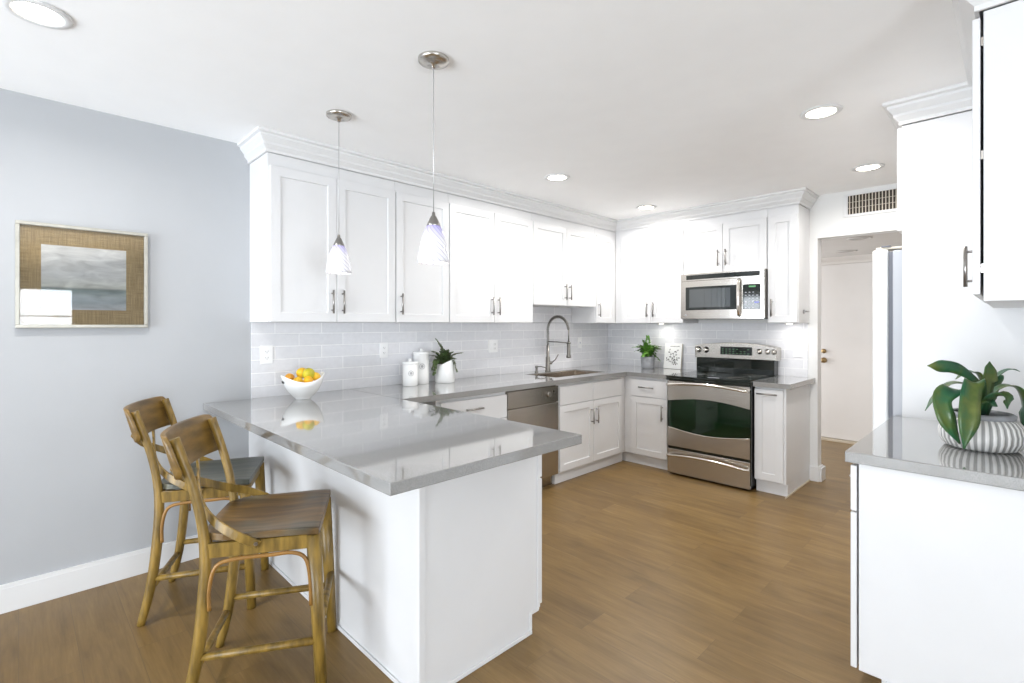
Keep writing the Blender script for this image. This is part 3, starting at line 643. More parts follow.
MB().tube([(fx+.005, fy, ZC+.085), (fx+.03, fy+.03, ZC+.085)], .016, 12).tube([(fx+.03, fy+.03, ZC+.088), (fx+.055, fy+.055, ZC+.12), (fx+.07, fy+.08, ZC+.17)], [.007, .006, .005], 8).build('lever', M['gun'], fc)
sd = thing('soap_dispenser', 'short metal soap dispenser on the worktop left of the faucet', 'soap dispenser', (.12, 3.60, ZC))
MB().lathe([(.018, 0), (.018, .01), (.012, .014), (.012, .045), (.015, .05), (.015, .065), (.001, .068)], (.12, 3.62, ZC+.0003), 16).build('pump', M['gun'], sd)
MB().tube([(.12, 3.62, ZC+.058), (.16, 3.64, ZC+.060), (.20, 3.66, ZC+.052), (.205, 3.665, ZC+.040)], .0055, 8).build('spout', M['gun'], sd)

# ------------------------------------------------------------------ range
rg = thing('range', 'stainless steel electric range with black cooktop and dark green oven window', 'range', (1.53, 4.62, 0))
X0, X1 = 1.149, 1.898; YF = 4.29
MB().box(X0+.003, X1-.003, YF+.034, 4.985, .04, .895).box(X0+.03, X1-.03, YF+.06, 4.95, 0.001, .04).build('body', M['blackm'], rg)
MB().box(X0-.002, X1+.001, YF-.012, 4.93, .8955, .915).box(X0-.002, X1+.001, YF-.012, YF+.033, .872, .8955).build('cooktop', M['black'], rg, .004)
for cxx, cyy, rr in ((1.35, 4.48, .105), (1.72, 4.46, .085), (1.35, 4.76, .08), (1.72, 4.76, .105)):
    pf = [(rr, .0), (rr+.0025, .0), (rr+.0025, .0006), (rr, .0006), (rr, 0)]
    MB().lathe(pf, (cxx, cyy, .9153), 40, close=False).build('burner_ring', M['steeld'], rg)
MB().box(1.50, 1.60, 4.36, 4.385, .9152, .9156).build('burner_marking', M['btn'], rg)
def slab(poly, y0, y1, bev=0):
    n = len(poly); return MB().add([(x, y0, z) for x, z in poly]+[(x, y1, z) for x, z in poly], [tuple(range(n)), tuple(range(n, 2*n))]+[(k, (k+1) % n, n+(k+1) % n, n+k) for k in range(n)])
# oven door: two steel pieces above and below the lens-shaped window
K = 24
topc = [(X0+.004+(X1-X0-.014)*k/K, .682+.040*math.sin(PI*k/K)) for k in range(K+1)]
botc = [(X0+.004+(X1-X0-.014)*k/K, .440-.038*math.sin(PI*k/K)) for k in range(K+1)]
xa, xb = topc[0][0], topc[-1][0]
od = slab([(xa, .866)]+topc+[(xb, .866)], YF, YF+.032).build('oven_door', M['steel'], rg)
slab([(xa, .268)]+botc+[(xb, .268)], YF, YF+.032).build('oven_door_lower_panel', M['steel'], od)
slab(topc+botc[::-1], YF+.006, YF+.031).build('oven_window', M['gglass'], od)
MB().tube([(x, YF-.001, z) for x, z in botc], .0055, 8).build('window_trim', M['chrome'], od)
MB().box(xa, xb, YF+.01, YF+.033, .2445, .2655).box(xb+.001, X1-.003, YF+.008, YF+.033, .045, .866).build('door_gap', M['black'], rg)
def bow(z, sag, y0, r):
    P = [(xa+.012, YF+.004, z-.006), (xa+.016, y0+.012, z-.004), (xa+.04, y0, z)]
    P += [(xa+.04+(xb-xa-.08)*k/8, y0-.012*math.sin(PI*k/8), z+sag*math.sin(PI*k/8)) for k in range(1, 8)]
    P += [(xb-.04, y0, z), (xb-.016, y0+.012, z-.004), (xb-.012, YF+.004, z-.006)]
    return MB().tube(catmull(P, 3), r, 10)
bow(.838, .022, YF-.048, .0125).build('handle', M['chrome'], od)
dr = MB().box(xa, xb, YF, YF+.032, .020, .2425).build('warming_drawer', M['steel'], rg, .003)
bow(.188, .022, YF-.045, .0115).build('handle', M['chrome'], dr)
# back guard
XG0, XG1 = 1.146, 1.915
bg = [(XG0, 1.055), (XG1, 1.055), (XG1, 1.172)]+[(XG1-(XG1-XG0)*k/16, 1.180+.032*math.sin(PI*k/16)) for k in range(1, 16)]+[(XG0, 1.172)]
ctl = slab(bg, 4.870, 4.99).build('control_panel', M['steel'], rg, .006)
slab([(X0+.008, .9155), (X1-.01, .9155), (X1-.01, 1.0535), (X0+.008, 1.0535)], 4.885, 4.988).build('backguard', M['black'], rg, .003)
MB().box(1.405, 1.70, 4.8665, 4.8699, 1.095, 1.172).build('display', M['black'], ctl, .001)
mk = MB()
for i in range(8):
    for j in range(3):
        if random.random() < .8: mk.box(1.42+i*.034, 1.437+i*.034, 4.8659, 4.8663, 1.106+j*.020, 1.112+j*.020)
mk.build('display_markings', M['dispm'], ctl)
for kx in (1.185, 1.262, 1.765, 1.835, 1.895):
    if kx > 1.89: kx = 1.888
    o = MB()
    rr = .026 if kx < 1.5 else .021
    kv = MB().lathe([(rr, 0), (rr, .004), (rr*.8, .006), (rr*.72, .026), (rr*.6, .030), (.001, .030)], n=20)
    o.add([Vector((kx+v.x, 4.8695-v.z, 1.135+v.y)) for v in kv.v], kv.f, True)
    o.box(kx-.004, kx+.004, 4.829, 4.840, 1.135-rr*.75, 1.135+rr*.75)
    kk = o.build('knob', M['chrome'], ctl)
    MB().add([Vector((kx+v.x*1.2, 4.8698-v.z*.1, 1.135+v.y*1.2)) for v in kv.v], kv.f, True).build('knob_ring', M['blackm'], kk)

# ------------------------------------------------------------------ microwave
mw = thing('microwave', 'stainless over-the-range microwave between the wall cabinets', 'microwave', (1.507, 4.8, 1.44))
mx0, mx1, mz0, mz1, my = 1.122, 1.891, 1.440, 1.872, 4.625
MB().box(mx0, mx1, my+.001, L-.0105, mz0+.006, mz1).build('body', M['steeld'], mw)
MB().box(mx0+.02, mx1-.02, my+.02, L-.03, mz0-.002, mz0+.0055).build('underside', M['blackm'], mw)
def bowed(x0, x1, z0, z1, y, amp=.028, th=.02, off=0):
    n = 16; vs = []; fs = []
    for k in range(n+1):
        x = x0+(x1-x0)*k/n; yy = y-amp*math.sin(PI*(x-mx0)/(mx1-mx0))-off
        vs += [(x, yy, z0), (x, yy, z1), (x, y+.0005-off*0, z1), (x, y+.0005, z0)]
    fs = [(k*4+q, k*4+(q+1) % 4, k*4+4+(q+1) % 4, k*4+4+q) for k in range(n) for q in range(4)]+[(0, 1, 2, 3), (n*4, n*4+1, n*4+2, n*4+3)]
    return MB().add(vs, fs)
fd = bowed(mx0, mx1, mz0, 1.800, my-.008).build('door', M['steel'], mw, .002, 1)
tb = bowed(mx0, mx1, 1.8035, mz1, my-.008).build('top_band', M['steel'], mw, .002, 1)
bowed(mx0+.06, mx1-.035, 1.816, 1.858, my-.008, off=.0012).build('vent_strip', M['black'], tb)
bowed(mx0+.052, 1.664, 1.522, 1.745, my-.008, off=.0012).build('door_frame', M['black'], fd, .003)
bowed(mx0+.092, 1.610, 1.548, 1.722, my-.008, off=.0022).build('door_window', M['mwin'], fd)
cpn = bowed(1.716, 1.862, 1.518, 1.744, my-.008, off=.0012).build('control_panel', M['black'], fd, .003)
def onface(x): return my-.008-.028*math.sin(PI*(x-mx0)/(mx1-mx0))-.0016
yq = onface(1.79)
MB().box(1.765, 1.825, yq-.002, yq-.0002, 1.716, 1.730).build('display', M['disp'], cpn)
bt = MB(); bb = MB()
for i in range(4):
    for j in range(6):
        x = 1.736+i*.030; z = 1.534+j*.027; yy = onface(x)-.0012
        if random.random() < .7: bt.box(x, x+.013, yy, yy+.002, z, z+.006)
yy = onface(1.835)-.002
bb.box(1.812, 1.850, yy, yy+.0025, 1.575, 1.590)
bt.box(1.738, 1.754, onface(1.74)-.0018, onface(1.74), 1.572, 1.590)
bt.build('buttons', M['btn'], cpn); bb.build('button_pad', M['btnb'], cpn)
hp = [(1.690, onface(1.69)+.004, 1.79), (1.690, onface(1.69)-.02, 1.78), (1.692, onface(1.69)-.038, 1.73), (1.694, onface(1.69)-.046, 1.63), (1.692, onface(1.69)-.038, 1.53), (1.690, onface(1.69)-.02, 1.475), (1.690, onface(1.69)+.004, 1.465)]
MB().tube(catmull(hp, 4), .015, 12, squash=.7).build('handle', M['chrome'], fd)
MB().tube([(mx0+.055, onface(mx0+.055)+.001, 1.475), (mx0+.055, onface(mx0+.055)-.001, 1.475)], .008, 16).build('badge', M['btn'], fd)

# ------------------------------------------------------------------ outlets and switches
def plate(kind, fr, a, b, wd, hg_, label, cat, gangs):
    root = thing(kind, label, cat, fr(a, b, 0), 'wall plates on the tiles')
    p = MB().fbox(fr, a-wd/2, a+wd/2, b-hg_/2, b+hg_/2, .0002, .006).build('cover_plate', M['plastic'], root, .002)
    n = len(gangs)
    for i, gg in enumerate(gangs):
        aa = a+(i-(n-1)/2)*.046
        if gg == 'o':
            for dz in (-.02, .02):
                q = MB().fbox(fr, aa-.017, aa+.017, b+dz-.014, b+dz+.014, .0062, .0085).build('socket', M['plastic'], p, .002)
                MB().fbox(fr, aa-.008, aa-.006, b+dz-.004, b+dz+.006, .0086, .0092).fbox(fr, aa+.006, aa+.008, b+dz-.004, b+dz+.006, .0086, .0092).fbox(fr, aa-.002, aa+.002, b+dz-.010, b+dz-.006, .0086, .0092).build('slots', M['hole'], q)
        elif gg == 'r':
            MB().fbox(fr, aa-.0165, aa+.0165, b-.033, b+.033, .0062, .010).build('rocker', M['plastic'], p, .002)
        else:
            MB().fbox(fr, aa-.005, aa+.005, b-.008, b+.012, .0062, .016).build('toggle', M['btn'], p, .001)
TL = frame((.009, 0, 0), (0, 1, 0), (1, 0, 0)); TB = frame((0, L-.009, 0), (1, 0, 0), (0, -1, 0))
plate('power_outlet', TL, 1.145, 1.190, .074, .118, 'white double power outlet on the tiles left of the fruit bowl', 'outlet', ['o'])
plate('power_outlet', TL, 1.998, 1.189, .070, .116, 'white double power outlet between the fruit bowl and the canisters', 'outlet', ['o'])
plate('light_switch', TL, 3.137, 1.185, .118, .118, 'wide white two-gang plate right of the leafy jug', 'switch', ['r', 'o'])
plate('light_switch', TL, 4.45, 1.180, .072, .118, 'white switch plate on the tiles right of the faucet', 'switch', ['t'])
plate('power_outlet', TB, .548, 1.156, .072, .118, 'white outlet plate half hidden behind the potted fern', 'outlet', ['o'])
plate('light_switch', TB, 2.050, 1.155, .078, .125, 'white rocker switch at the end of the range wall', 'switch', ['r'])

# ------------------------------------------------------------------ downlights
lights = [(.932, .05, 'recessed ceiling light at the top left corner, nearest the framed picture'), (.948, 2.947, 'recessed ceiling light above the left worktop, nearest the dishwasher side'),
          (.919, 4.311, 'recessed ceiling light in the corner between the sink and the range wall'), (2.70, 3.041, 'nearer of the two recessed ceiling lights on the right'),
          (2.681, 4.353, 'farther recessed ceiling light on the right, before the air vent')]
proto = None
for x, y, lb in lights:
    if proto is None:
        proto = o = thing('recessed_light', lb, 'ceiling light', (x, y, H), 'recessed ceiling lights')
        MB().lathe([(.070, -.0012), (.094, -.0012), (.098, -.004), (.094, -.008), (.074, -.010), (.068, -.006), (.070, -.0012)], (x, y, H), 40, close=False).build('trim_ring', M['trim'], o)
        MB().lathe([(.001, -.0015), (.069, -.0015), (.069, -.005), (.001, -.007)], (x, y, H), 32).build('lens', M['bulb'], o)
        area('downlight', (0, 0, -.02), (0, 0, -1), .13, .13, 6.8, (1, .975, .95), o, 'DISK', math.radians(165))
    else:
        o = copy_tree(proto); o.location = (x, y, H); o['label'] = lb
for i, (x, y, lb) in enumerate([(2.40, 5.60, 'unlit recessed light in the hall ceiling, nearer the opening'), (2.115, 6.50, 'unlit recessed light in the hall ceiling, nearer the hall door')]):
    o = thing('recessed_light', lb, 'ceiling light', (x, y, 2.195), 'hall ceiling lights')
    MB().lathe([(.075, -.001), (.100, -.001), (.104, -.004), (.080, -.009), (.075, -.001)], (x, y, 2.195), 32, close=False).build('trim_ring', M['hallc'], o)
    MB().lathe([(.001, -.0015), (.074, -.0015), (.074, -.004), (.001, -.004)], (x, y, 2.195), 32).build('lens', M['lensoff'], o)

# small puck lights under the range-wall cabinets
pk = None
for x, lb in ((.78, 'small round light under the wall cabinet left of the microwave'), (2.02, 'small round light under the narrow cabinet right of the microwave')):
    if pk is None:
        pk = o = thing('cabinet_light', lb, 'light', (x, 4.86, 1.4), 'lights under the cabinets')
        MB().lathe([(.001, -.0004), (.034, -.0004), (.034, -.006), (.028, -.008), (.001, -.008)], (x, 4.86, 1.4), 24).build('housing', M['plastic'], o)
        MB().lathe([(.001, -.0082), (.026, -.0082), (.024, -.0095), (.001, -.010)], (x, 4.86, 1.4), 24).build('lens', M['bulb'], o)
        area('cabinet_lamp', (0, 0, -.012), (0, 0, -1), .05, .05, .35, (1, .98, .95), o, 'DISK')
    else:
        o = copy_tree(pk); o.location = (x, 4.86, 1.4); o['label'] = lb

# ------------------------------------------------------------------ pendants
def pendant(x, y, lb, ztop, zbot):
    o = thing('pendant_lamp', lb, 'pendant lamp', (x, y, zbot), 'pendant lamps over the peninsula')
    MB().lathe([(.062, -.0005), (.066, -.004), (.064, -.016), (.040, -.024), (.012, -.026), (.010, -.040), (.004, -.044), (.001, -.044)], (x, y, H), 36).build('canopy', M['steel'], o)
    MB().tube([(x, y, ztop-.01), (x, y, H-.04)], .0022, 6).build('wire', M['wire'], o)
    MB().lathe([(.004, ztop-zbot+.005), (.007, ztop-zbot), (.008, ztop-zbot-.012), (.012, ztop-zbot-.015), (.026, ztop-zbot-.045), (.030, ztop-zbot-.056), (.028, ztop-zbot-.058)], (x, y, zbot), 24).build('cap', M['nickel'], o)
    h = ztop-zbot-.055
    pr = [(.028, h), (.040, h*.86), (.052, h*.62), (.061, h*.36), (.066, h*.12), (.067, 0), (.064, .0), (.063, h*.12), (.058, h*.36), (.049, h*.62), (.037, h*.86), (.026, h)]
    MB().lathe(pr, (x, y, zbot), 48, close=False).build('lamp_shade', M['swirl'], o)
    MB().lathe([(.001, h*.8), (.018, h*.75), (.026, h*.45), (.018, h*.22), (.001, h*.16)], (x, y, zbot), 20).build('bulb', M['bulb'], o)
pendant(.862, 1.229, 'smaller-looking farther pendant lamp with white swirled glass shade, left of the pair', 1.866, 1.662)
pendant(1.683, 1.259, 'nearer pendant lamp with white swirled glass shade, right of the pair', 1.862, 1.648)

# ------------------------------------------------------------------ framed picture
pf = thing('framed_picture', 'framed seascape with wide tan burlap mat on the grey wall', 'picture', (0, .25, 1.37))
y0, y1, z0, z1 = -.012, .513, 1.368, 1.892
mb = MB(); tw = .017
for (a, b, c, d_) in ((y0, y1, z0, z0+tw), (y0, y1, z1-tw, z1), (y0, y0+tw, z0+tw, z1-tw), (y1-tw, y1, z0+tw, z1-tw)): mb.box(.0005, .034, a, b, c, d_)
mb.build('frame', M['mirror_frame'], pf, .003)
MB().box(.001, .012, y0+tw, y1-tw, z0+tw, z1-tw).build('mat_board', M['burlap'], pf)
MB().box(.0122, .014, .080, .418, 1.462, 1.787).build('painting', M['art'], pf)
MB().box(.0215, .0235, y0+tw, y1-tw, z0+tw, z1-tw).build('glass', M['picglass'], pf)

# ------------------------------------------------------------------ air vent
vt = thing('air_vent', 'louvered white air vent above the hall opening', 'air vent', (2.66, L, 2.39))
vx0, vx1, vz0, vz1 = 2.428, 2.90, 2.318, 2.475
mb = MB(); e = .032
mb.box(vx0-e, vx1+e, L-.010, L-.0003, vz0-e*.7, vz0).box(vx0-e, vx1+e, L-.010, L-.0003, vz1, vz1+e*.6).box(vx0-e, vx0, L-.010, L-.0003, vz0, vz1).box(vx1, vx1+e, L-.010, L-.0003, vz0, vz1)
mb.build('frame', M['trim'], vt, .002)
MB().box(vx0, vx1, L-.002, L-.0003, vz0, vz1).build('backing', M['ventd'], vt)
mb = MB(); k = vx0+.010
while k < vx1-.005:
    mb.box(k, k+.006, L-.0095, L-.0022, vz0, vz1); k += .0225
mb.build('slat', M['vent'], vt)
MB().box(vx0, vx1, L-.0035, L-.0022, vz0+.05, vz0+.053).box(vx0, vx1, L-.0035, L-.0022, vz0+.10, vz0+.103).build('cross_slat', M['vent'], vt)

# ------------------------------------------------------------------ refrigerator
fg = thing('refrigerator', 'refrigerator behind the tall panel, white door edge and grey side', 'refrigerator', (3.3, 3.7, 0))
MB().box(2.975, RW-.03, 3.262, 4.105, .03, 1.775).box(3.02, RW-.06, 3.30, 4.07, .001, .03).build('body', M['fridgeb'], fg, .004)
MB().box(2.957, 2.9745, 3.268, 4.10, .06, 1.77).build('door_seal', M['seal'], fg)
for a0, a1, h_ in ((3.258, 3.683, 3.62), (3.689, 4.109, 3.75)):
    o = MB().box(2.888, 2.9565, a0, a1, .06, 1.782).build('door', M['fridge'], fg, .010, 3)
    MB().tube([(2.888, h_, .75), (2.845, h_, .77), (2.845, h_, 1.45), (2.888, h_, 1.47)], .010, 10).build('handle', M['fridge'], o)
MB().box(2.90, 3.03, 3.275, 3.34, 1.7835, 1.796).build('hinge_cover', M['vent'], fg, .004)
MB().box(2.925, 2.965, 3.27, 3.30, 1.7965, 1.803).build('hinge_pin', M['seal'], fg)

# ------------------------------------------------------------------ fruit bowl
bx, by = .245, 1.285
RV = Vector((.703, .711, 0)); TV = Vector((.711, -.703, 0))      # along / towards the open side of the room
bw = thing('fruit_bowl', 'white ceramic bowl with dipping rim holding yellow and green fruit', 'bowl', (bx, by, ZC), rz=math.atan2(.711, .703))
zf = lambda th, z: z if z < .06 else .06+(z-.06)*(.60+.55*math.cos(th-.61)**2+.06*math.cos(th))
prof = [(.001, .0006), (.044, .0006), (.048, .004), (.046, .008), (.066, .022), (.094, .055), (.116, .095), (.130, .145), (.1275, .149), (.1245, .145), (.110, .097), (.088, .060), (.058, .030), (.001, .024)]
bm_ = MB().lathe(prof, (0, 0, 0), 48, zf=zf)
rot = Matrix.Translation((bx, by, ZC)) @ Matrix.Rotation(math.atan2(.711, .703), 4, 'Z')
bm_.v = [rot @ v for v in bm_.v]; bm_.build('bowl', M['white'], bw)
hm = MB().lathe([(.001, 0), (.013, 0), (.013, .002), (.001, .002)], n=20)
a_ = math.radians(226)
c_ = Vector((math.cos(a_)*.1235, math.sin(a_)*.1235, .114))
nrm = Vector((math.cos(a_), math.sin(a_), -.35)).normalized(); R3 = nrm.to_track_quat('Z', 'X').to_matrix()
hm.v = [rot @ (c_+R3 @ Vector((v.x*.7, v.y*1.3, v.z))) for v in hm.v]; hm.build('handle_hole', M['hole'], bw)
def fruit(nm, lb, dr, dt, z, r, m, tilt, sq=1.18, grp='fruit in the bowl'):
    c = Vector((bx, by, ZC+z))+RV*dr+TV*dt
    prof = [(.001, -sq), (.10, -sq*.97), (.35, -sq*.86), (.72, -.62), (.95, -.25), (1, 0), (.95, .25), (.72, .62), (.35, sq*.86), (.10, sq*.97), (.001, sq*1.0)]
    mb = MB().lathe([(a*r, b*r) for a, b in prof], n=24)
    q = Matrix.Rotation(tilt[0], 3, 'X') @ Matrix.Rotation(tilt[1], 3, 'Y')
    mb.v = [c+q @ v for v in mb.v]
    o = mb.build(nm, m); tag(o, lb, 'fruit', grp)
    # origin stays at the world origin: move it to the fruit
    o.data.transform(Matrix.Translation(-c)); o.location = c
fruit('lemon', 'yellow lemon on top of the pile, left of the green-yellow one', -.012, -.012, .163, .035, M['lemon'], (1.2, .4))
fruit('lime', 'green-yellow fruit on top of the pile in the middle', .044, .018, .160, .038, M['lime'], (.9, .9), 1.05)
fruit('lemon', 'orange-yellow lemon lying low at the front right of the bowl', .058, .058, .122, .028, M['mango2'], (1.4, 1.1))
fruit('lemon', 'yellow lemon low in the front centre of the bowl', -.004, .060, .120, .028, M['lemon'], (1.3, -.6))
fruit('lemon', 'yellow lemon at the right edge of the bowl', .080, -.006, .140, .028, M['lemon'], (.3, .5))
fruit('mango', 'reddish orange fruit lying at the left end of the bowl', -.080, .010, .132, .031, M['mango'], (.2, 1.35), 1.25)

# ------------------------------------------------------------------ canisters
def canister(x, y, r, h, lb):
    o = thing('canister', lb, 'canister', (x, y, ZC), 'white lidded canisters')
    MB().lathe([(.001, .0004), (r*.97, .0004), (r, .004), (r, h), (r*.9, h+.001), (.001, h+.001)], (x, y, ZC), 36).build('jar', M['white'], o)
    MB().lathe([(.001, h+.0015), (r*1.05, h+.0015), (r*1.07, h+.006), (r*1.05, h+.016), (r*.95, h+.020), (.018, h+.021), (.011, h+.026), (.013, h+.040), (.010, h+.044), (.001, h+.045)], (x, y, ZC), 36).build('lid', M['white'], o)
    # round printed emblem facing the room
    n = (Vector((CX, 0, 0))-Vector((x, y, 0))).normalized(); ang0 = math.atan2(n.y, n.x)+.12
    mb = MB(); K = 28; R1 = r*.36
    for (ra, rb) in ((R1, R1*.80), (R1*.50, R1*.05)):
        vs = []
        for k in range(K):
            th = 2*PI*k/K
            for rr in (ra, rb):
                u, vv = rr*math.cos(th), rr*math.sin(th); a = ang0+u/r
                for off in (.0003, .0009): vs.append((x+(r+off)*math.cos(a), y+(r+off)*math.sin(a), ZC+h*.60+vv))
        fs = []
        for k in range(K):
            a = k*4; b = ((k+1) % K)*4
            fs += [(a+1, b+1, b+3, a+3), (a, a+2, b+2, b), (a, b, b+1, a+1), (a+2, a+3, b+3, b+2)]
        mb.add(vs, fs)
    mb.build('emblem', M['greypr'], o)
canister(.135, 2.155, .058, .165, 'shorter white canister with round grey emblem, front of the pair')
canister(.085, 2.292, .062, .235, 'taller white canister with round grey emblem, behind the short one')

# ------------------------------------------------------------------ leaf clusters
def frond(mb, pts, leaf_l, leaf_w, n, droop=.2, up=Vector((0, 0, 1))):
    P = catmull(pts, 5)
    for i in range(1, n+1):
        f = .12+.88*i/n; k = min(int(f*(len(P)-1)), len(P)-2); p = P[k].lerp(P[k+1], f*(len(P)-1)-k)
        t = (P[k+1]-P[k]).normalized(); s_ = t.cross(up)
        if s_.length < .1: s_ = Vector((1, 0, 0))
        s_.normalize(); nn = s_.cross(t)
        ll = leaf_l*(1.05-.65*f)*random.uniform(.85, 1.15)
        for sg in (-1, 1):
            dr_ = (s_*sg+t*.65+nn*random.uniform(-.35, .25)-up*droop).normalized()
            sd_ = dr_.cross(nn).normalized()*leaf_w*random.uniform(.8, 1.15)
            a = p; b = p+dr_*ll*.5
            mb.add([a, b+sd_*.5+nn*.001, p+dr_*ll, b-sd_*.5-nn*.001], [(0, 1, 2, 3)])
    mb2 = P
    return P
# jug with sprigs
jx, jy = .150, 2.478
jg = thing('leafy_jug', 'white slant-topped jug filled with dark green sprigs beside the canisters', 'vase', (jx, jy, ZC), rz=math.atan2(.711, .703))
rot = Matrix.Translation((jx, jy, ZC)) @ Matrix.Rotation(math.atan2(.711, .703), 4, 'Z')
zfj = lambda th, z: z if z < .1 else z*(1+.24*math.cos(th))
mb = MB().lathe([(.001, .0004), (.076, .0004), (.080, .006), (.080, .155), (.077, .158), (.074, .155), (.074, .02), (.001, .018)], n=40, zf=zfj); mb.v = [rot @ v for v in mb.v]
mb.build('jug', M['white'], jg)
fm = MB(); sm_ = MB()
S0 = Vector((jx, jy, ZC+.12))
sp = [(-.06, .03, .29), (-.09, .08, .20), (-.11, .09, .165), (-.03, .02, .24), (.02, .02, .20), (.06, .02, .19), (.14, .03, .185), (.09, .05, .14), (-.09, .09, .06), (-.075, .10, .02), (.10, .03, .04), (-.06, .06, .10), (0, .05, .15), (-.02, .03, .19), (.03, -.02, .16)]
for (r_, t_, z_) in sp:
    E_ = S0+RV*r_+TV*t_+Vector((0, 0, z_-.06)); 
    if z_ < .12: mid = S0+RV*r_*.65+TV*t_*.7+Vector((0, 0, .075))
    else: mid = S0+RV*r_*.4+TV*t_*.5+Vector((0, 0, z_*.55))
    P = frond(fm, [S0+RV*r_*.1, mid, E_], .052, .028, 11)
    sm_.tube(P, .0016, 5)
fm.build('foliage', M['euc'], jg, recalc=False); sm_.build('stem', M['stem'], jg)
# potted fern
px_, py_ = .655, 4.80
pt = thing('potted_fern', 'bright green fern in a grey concrete pot beside the book', 'plant', (px_, py_, ZC))
MB().lathe([(.001, .0004), (.062, .0004), (.066, .006), (.074, .125), (.072, .128), (.068, .125), (.064, .11), (.001, .108)], (px_, py_, ZC), 32).build('pot', M['conc'], pt)
fm = MB(); sm_ = MB(); S0 = Vector((px_, py_, ZC+.11))
for k in range(34):
    a = 2*PI*k/34*3.1+random.uniform(-.3, .3); rr = random.uniform(.05, .165); zz = random.uniform(.02, .17)*(1.2-rr*3)
    if rr > .12: zz += .03
    E_ = S0+RV*math.cos(a)*rr+TV*math.sin(a)*min(rr, .1)+Vector((0, 0, zz))
    P = frond(fm, [S0+Vector((0, 0, .0)), S0+(E_-S0)*.5+Vector((0, 0, .05)), E_], .055, .026, 10, droop=.1); sm_.tube(P, .0012, 4)
for (r_, t_, z_) in ((-.165, .02, .12), (.12, .05, .10), (.11, .07, -.02), (.0, .0, .235), (-.05, .01, .19)):
    E_ = S0+RV*r_+TV*t_+Vector((0, 0, z_)); P = frond(fm, [S0, S0+(E_-S0)*.5+Vector((0, 0, .05)), E_], .055, .026, 10); sm_.tube(P, .0014, 4)
fm.build('foliage', M['fern'], pt, recalc=False); sm_.build('stem', M['stem'], pt)

# book leaning on the splashback
bk = thing('book', 'white book with dark botanical drawing leaning on the tiles beside the fern', 'book', (.90, 4.94, ZC))
tilt = math.radians(9); BW, BH, BTk = .195, .272, .022
def bkp(a, b, c): return Vector((.768+a, 4.930+b*math.sin(tilt)-c*math.cos(tilt), ZC+.0028+b*math.cos(tilt)+c*math.sin(tilt)))
MB().fbox(bkp, 0, BW, 0, BH, 0, .0025).fbox(bkp, 0, BW, 0, BH, -BTk, -BTk+.0025).fbox(bkp, 0, .003, 0, BH, -BTk+.0025, 0).build('cover', M['paper'], bk, .001)
MB().fbox(bkp, .0035, BW-.004, .003, BH-.003, -BTk+.003, -.0003).build('pages', M['under'], bk)
mb = MB()
random.seed(3)
for k in range(9): mb.fbox(bkp, .062+k*.012, .071+k*.012, BH-.036, BH-.031+random.random()*.003, .0026, .0032)
for (sx, sy, ex, ey) in ((.10, .06, .055, .20), (.10, .06, .145, .20), (.10, .05, .11, .18), (.10, .06, .03, .10), (.10, .06, .16, .12), (.09, .05, .15, .06)):
    dx, dy = ex-sx, ey-sy; ln = math.hypot(dx, dy); nx, ny = -dy/ln, dx/ln
    q = [bkp(sx+nx*.0012, sy+ny*.0012, .0032), bkp(ex+nx*.0012, ey+ny*.0012, .0032), bkp(ex-nx*.0012, ey-ny*.0012, .0032), bkp(sx-nx*.0012, sy-ny*.0012, .0032)]
    mb.add(q, [(0, 1, 2, 3)])
    for j in range(5):
        f = .25+.18*j; cx_, cy_ = sx+dx*f, sy+dy*f; sg = 1 if j % 2 else -1
        lx, ly = nx*sg*.8+dx/ln*.6, ny*sg*.8+dy/ln*.6; L_ = random.uniform(.014, .026)
        a0 = (cx_, cy_); a1 = (cx_+lx*L_*.5-ly*L_*.28, cy_+ly*L_*.5+lx*L_*.28); a2 = (cx_+lx*L_, cy_+ly*L_); a3 = (cx_+lx*L_*.5+ly*L_*.28, cy_+ly*L_*.5-lx*L_*.28)
        mb.add([bkp(u, v, .0034) for u, v in (a0, a1, a2, a3)], [(0, 1, 2, 3)])
mb.build('cover_drawing', M['ink'], bk)

# ------------------------------------------------------------------ big potted plant on the right
qx, qy = 3.335, 2.625
bp_ = thing('potted_plant', 'broad-leaved green plant in a ribbed white and grey pot on the right worktop', 'plant', (qx, qy, ZC))
n = 216; prof = [(.001, .0005), (.090, .0005), (.108, .008), (.122, .036), (.124, .062), (.117, .092), (.104, .110), (.094, .116)]
mb = MB(); vs = []
for i, (rr, z) in enumerate(prof):
    for k in range(n):
        th = 2*PI*k/n; amp = .0022 if 1 < i < 7 else 0
        r2 = rr+amp*math.cos(36*th) if rr > .01 else rr
        vs.append((qx+r2*math.cos(th), qy+r2*math.sin(th), ZC+z))
mb.add(vs, [(i*n+k, i*n+(k+1) % n, (i+1)*n+(k+1) % n, (i+1)*n+k) for i in range(len(prof)-1) for k in range(n)], True)
mb.build('pot', M['ribs'], bp_)
MB().lathe([(.094, .116), (.098, .119), (.099, .131), (.090, .137), (.082, .135), (.080, .125), (.083, .100)], (qx, qy, ZC), 48, close=False).build('pot_rim', M['conc'], bp_)
MB().lathe([(.001, .108), (.081, .106)], (qx, qy, ZC), 32, close=False).build('soil', M['soil'], bp_)
UZ = Vector((0, 0, 1)); B0 = Vector((qx, qy, ZC))
def zp(X, Y, t):      # a leaf point measured on the photograph, at its own distance t in front of the pot's middle
    D = 1.911-t
    lat = (910+X/5.254-511.3)/498.34*D; up = (324.43-340-Y/5.254)/498.34*D
    p = Vector((CX, 0, CH))+Vector((-TV.x, -TV.y, 0))*D+RV*lat+UZ*up
    p.z = max(p.z, ZC+.006); return p
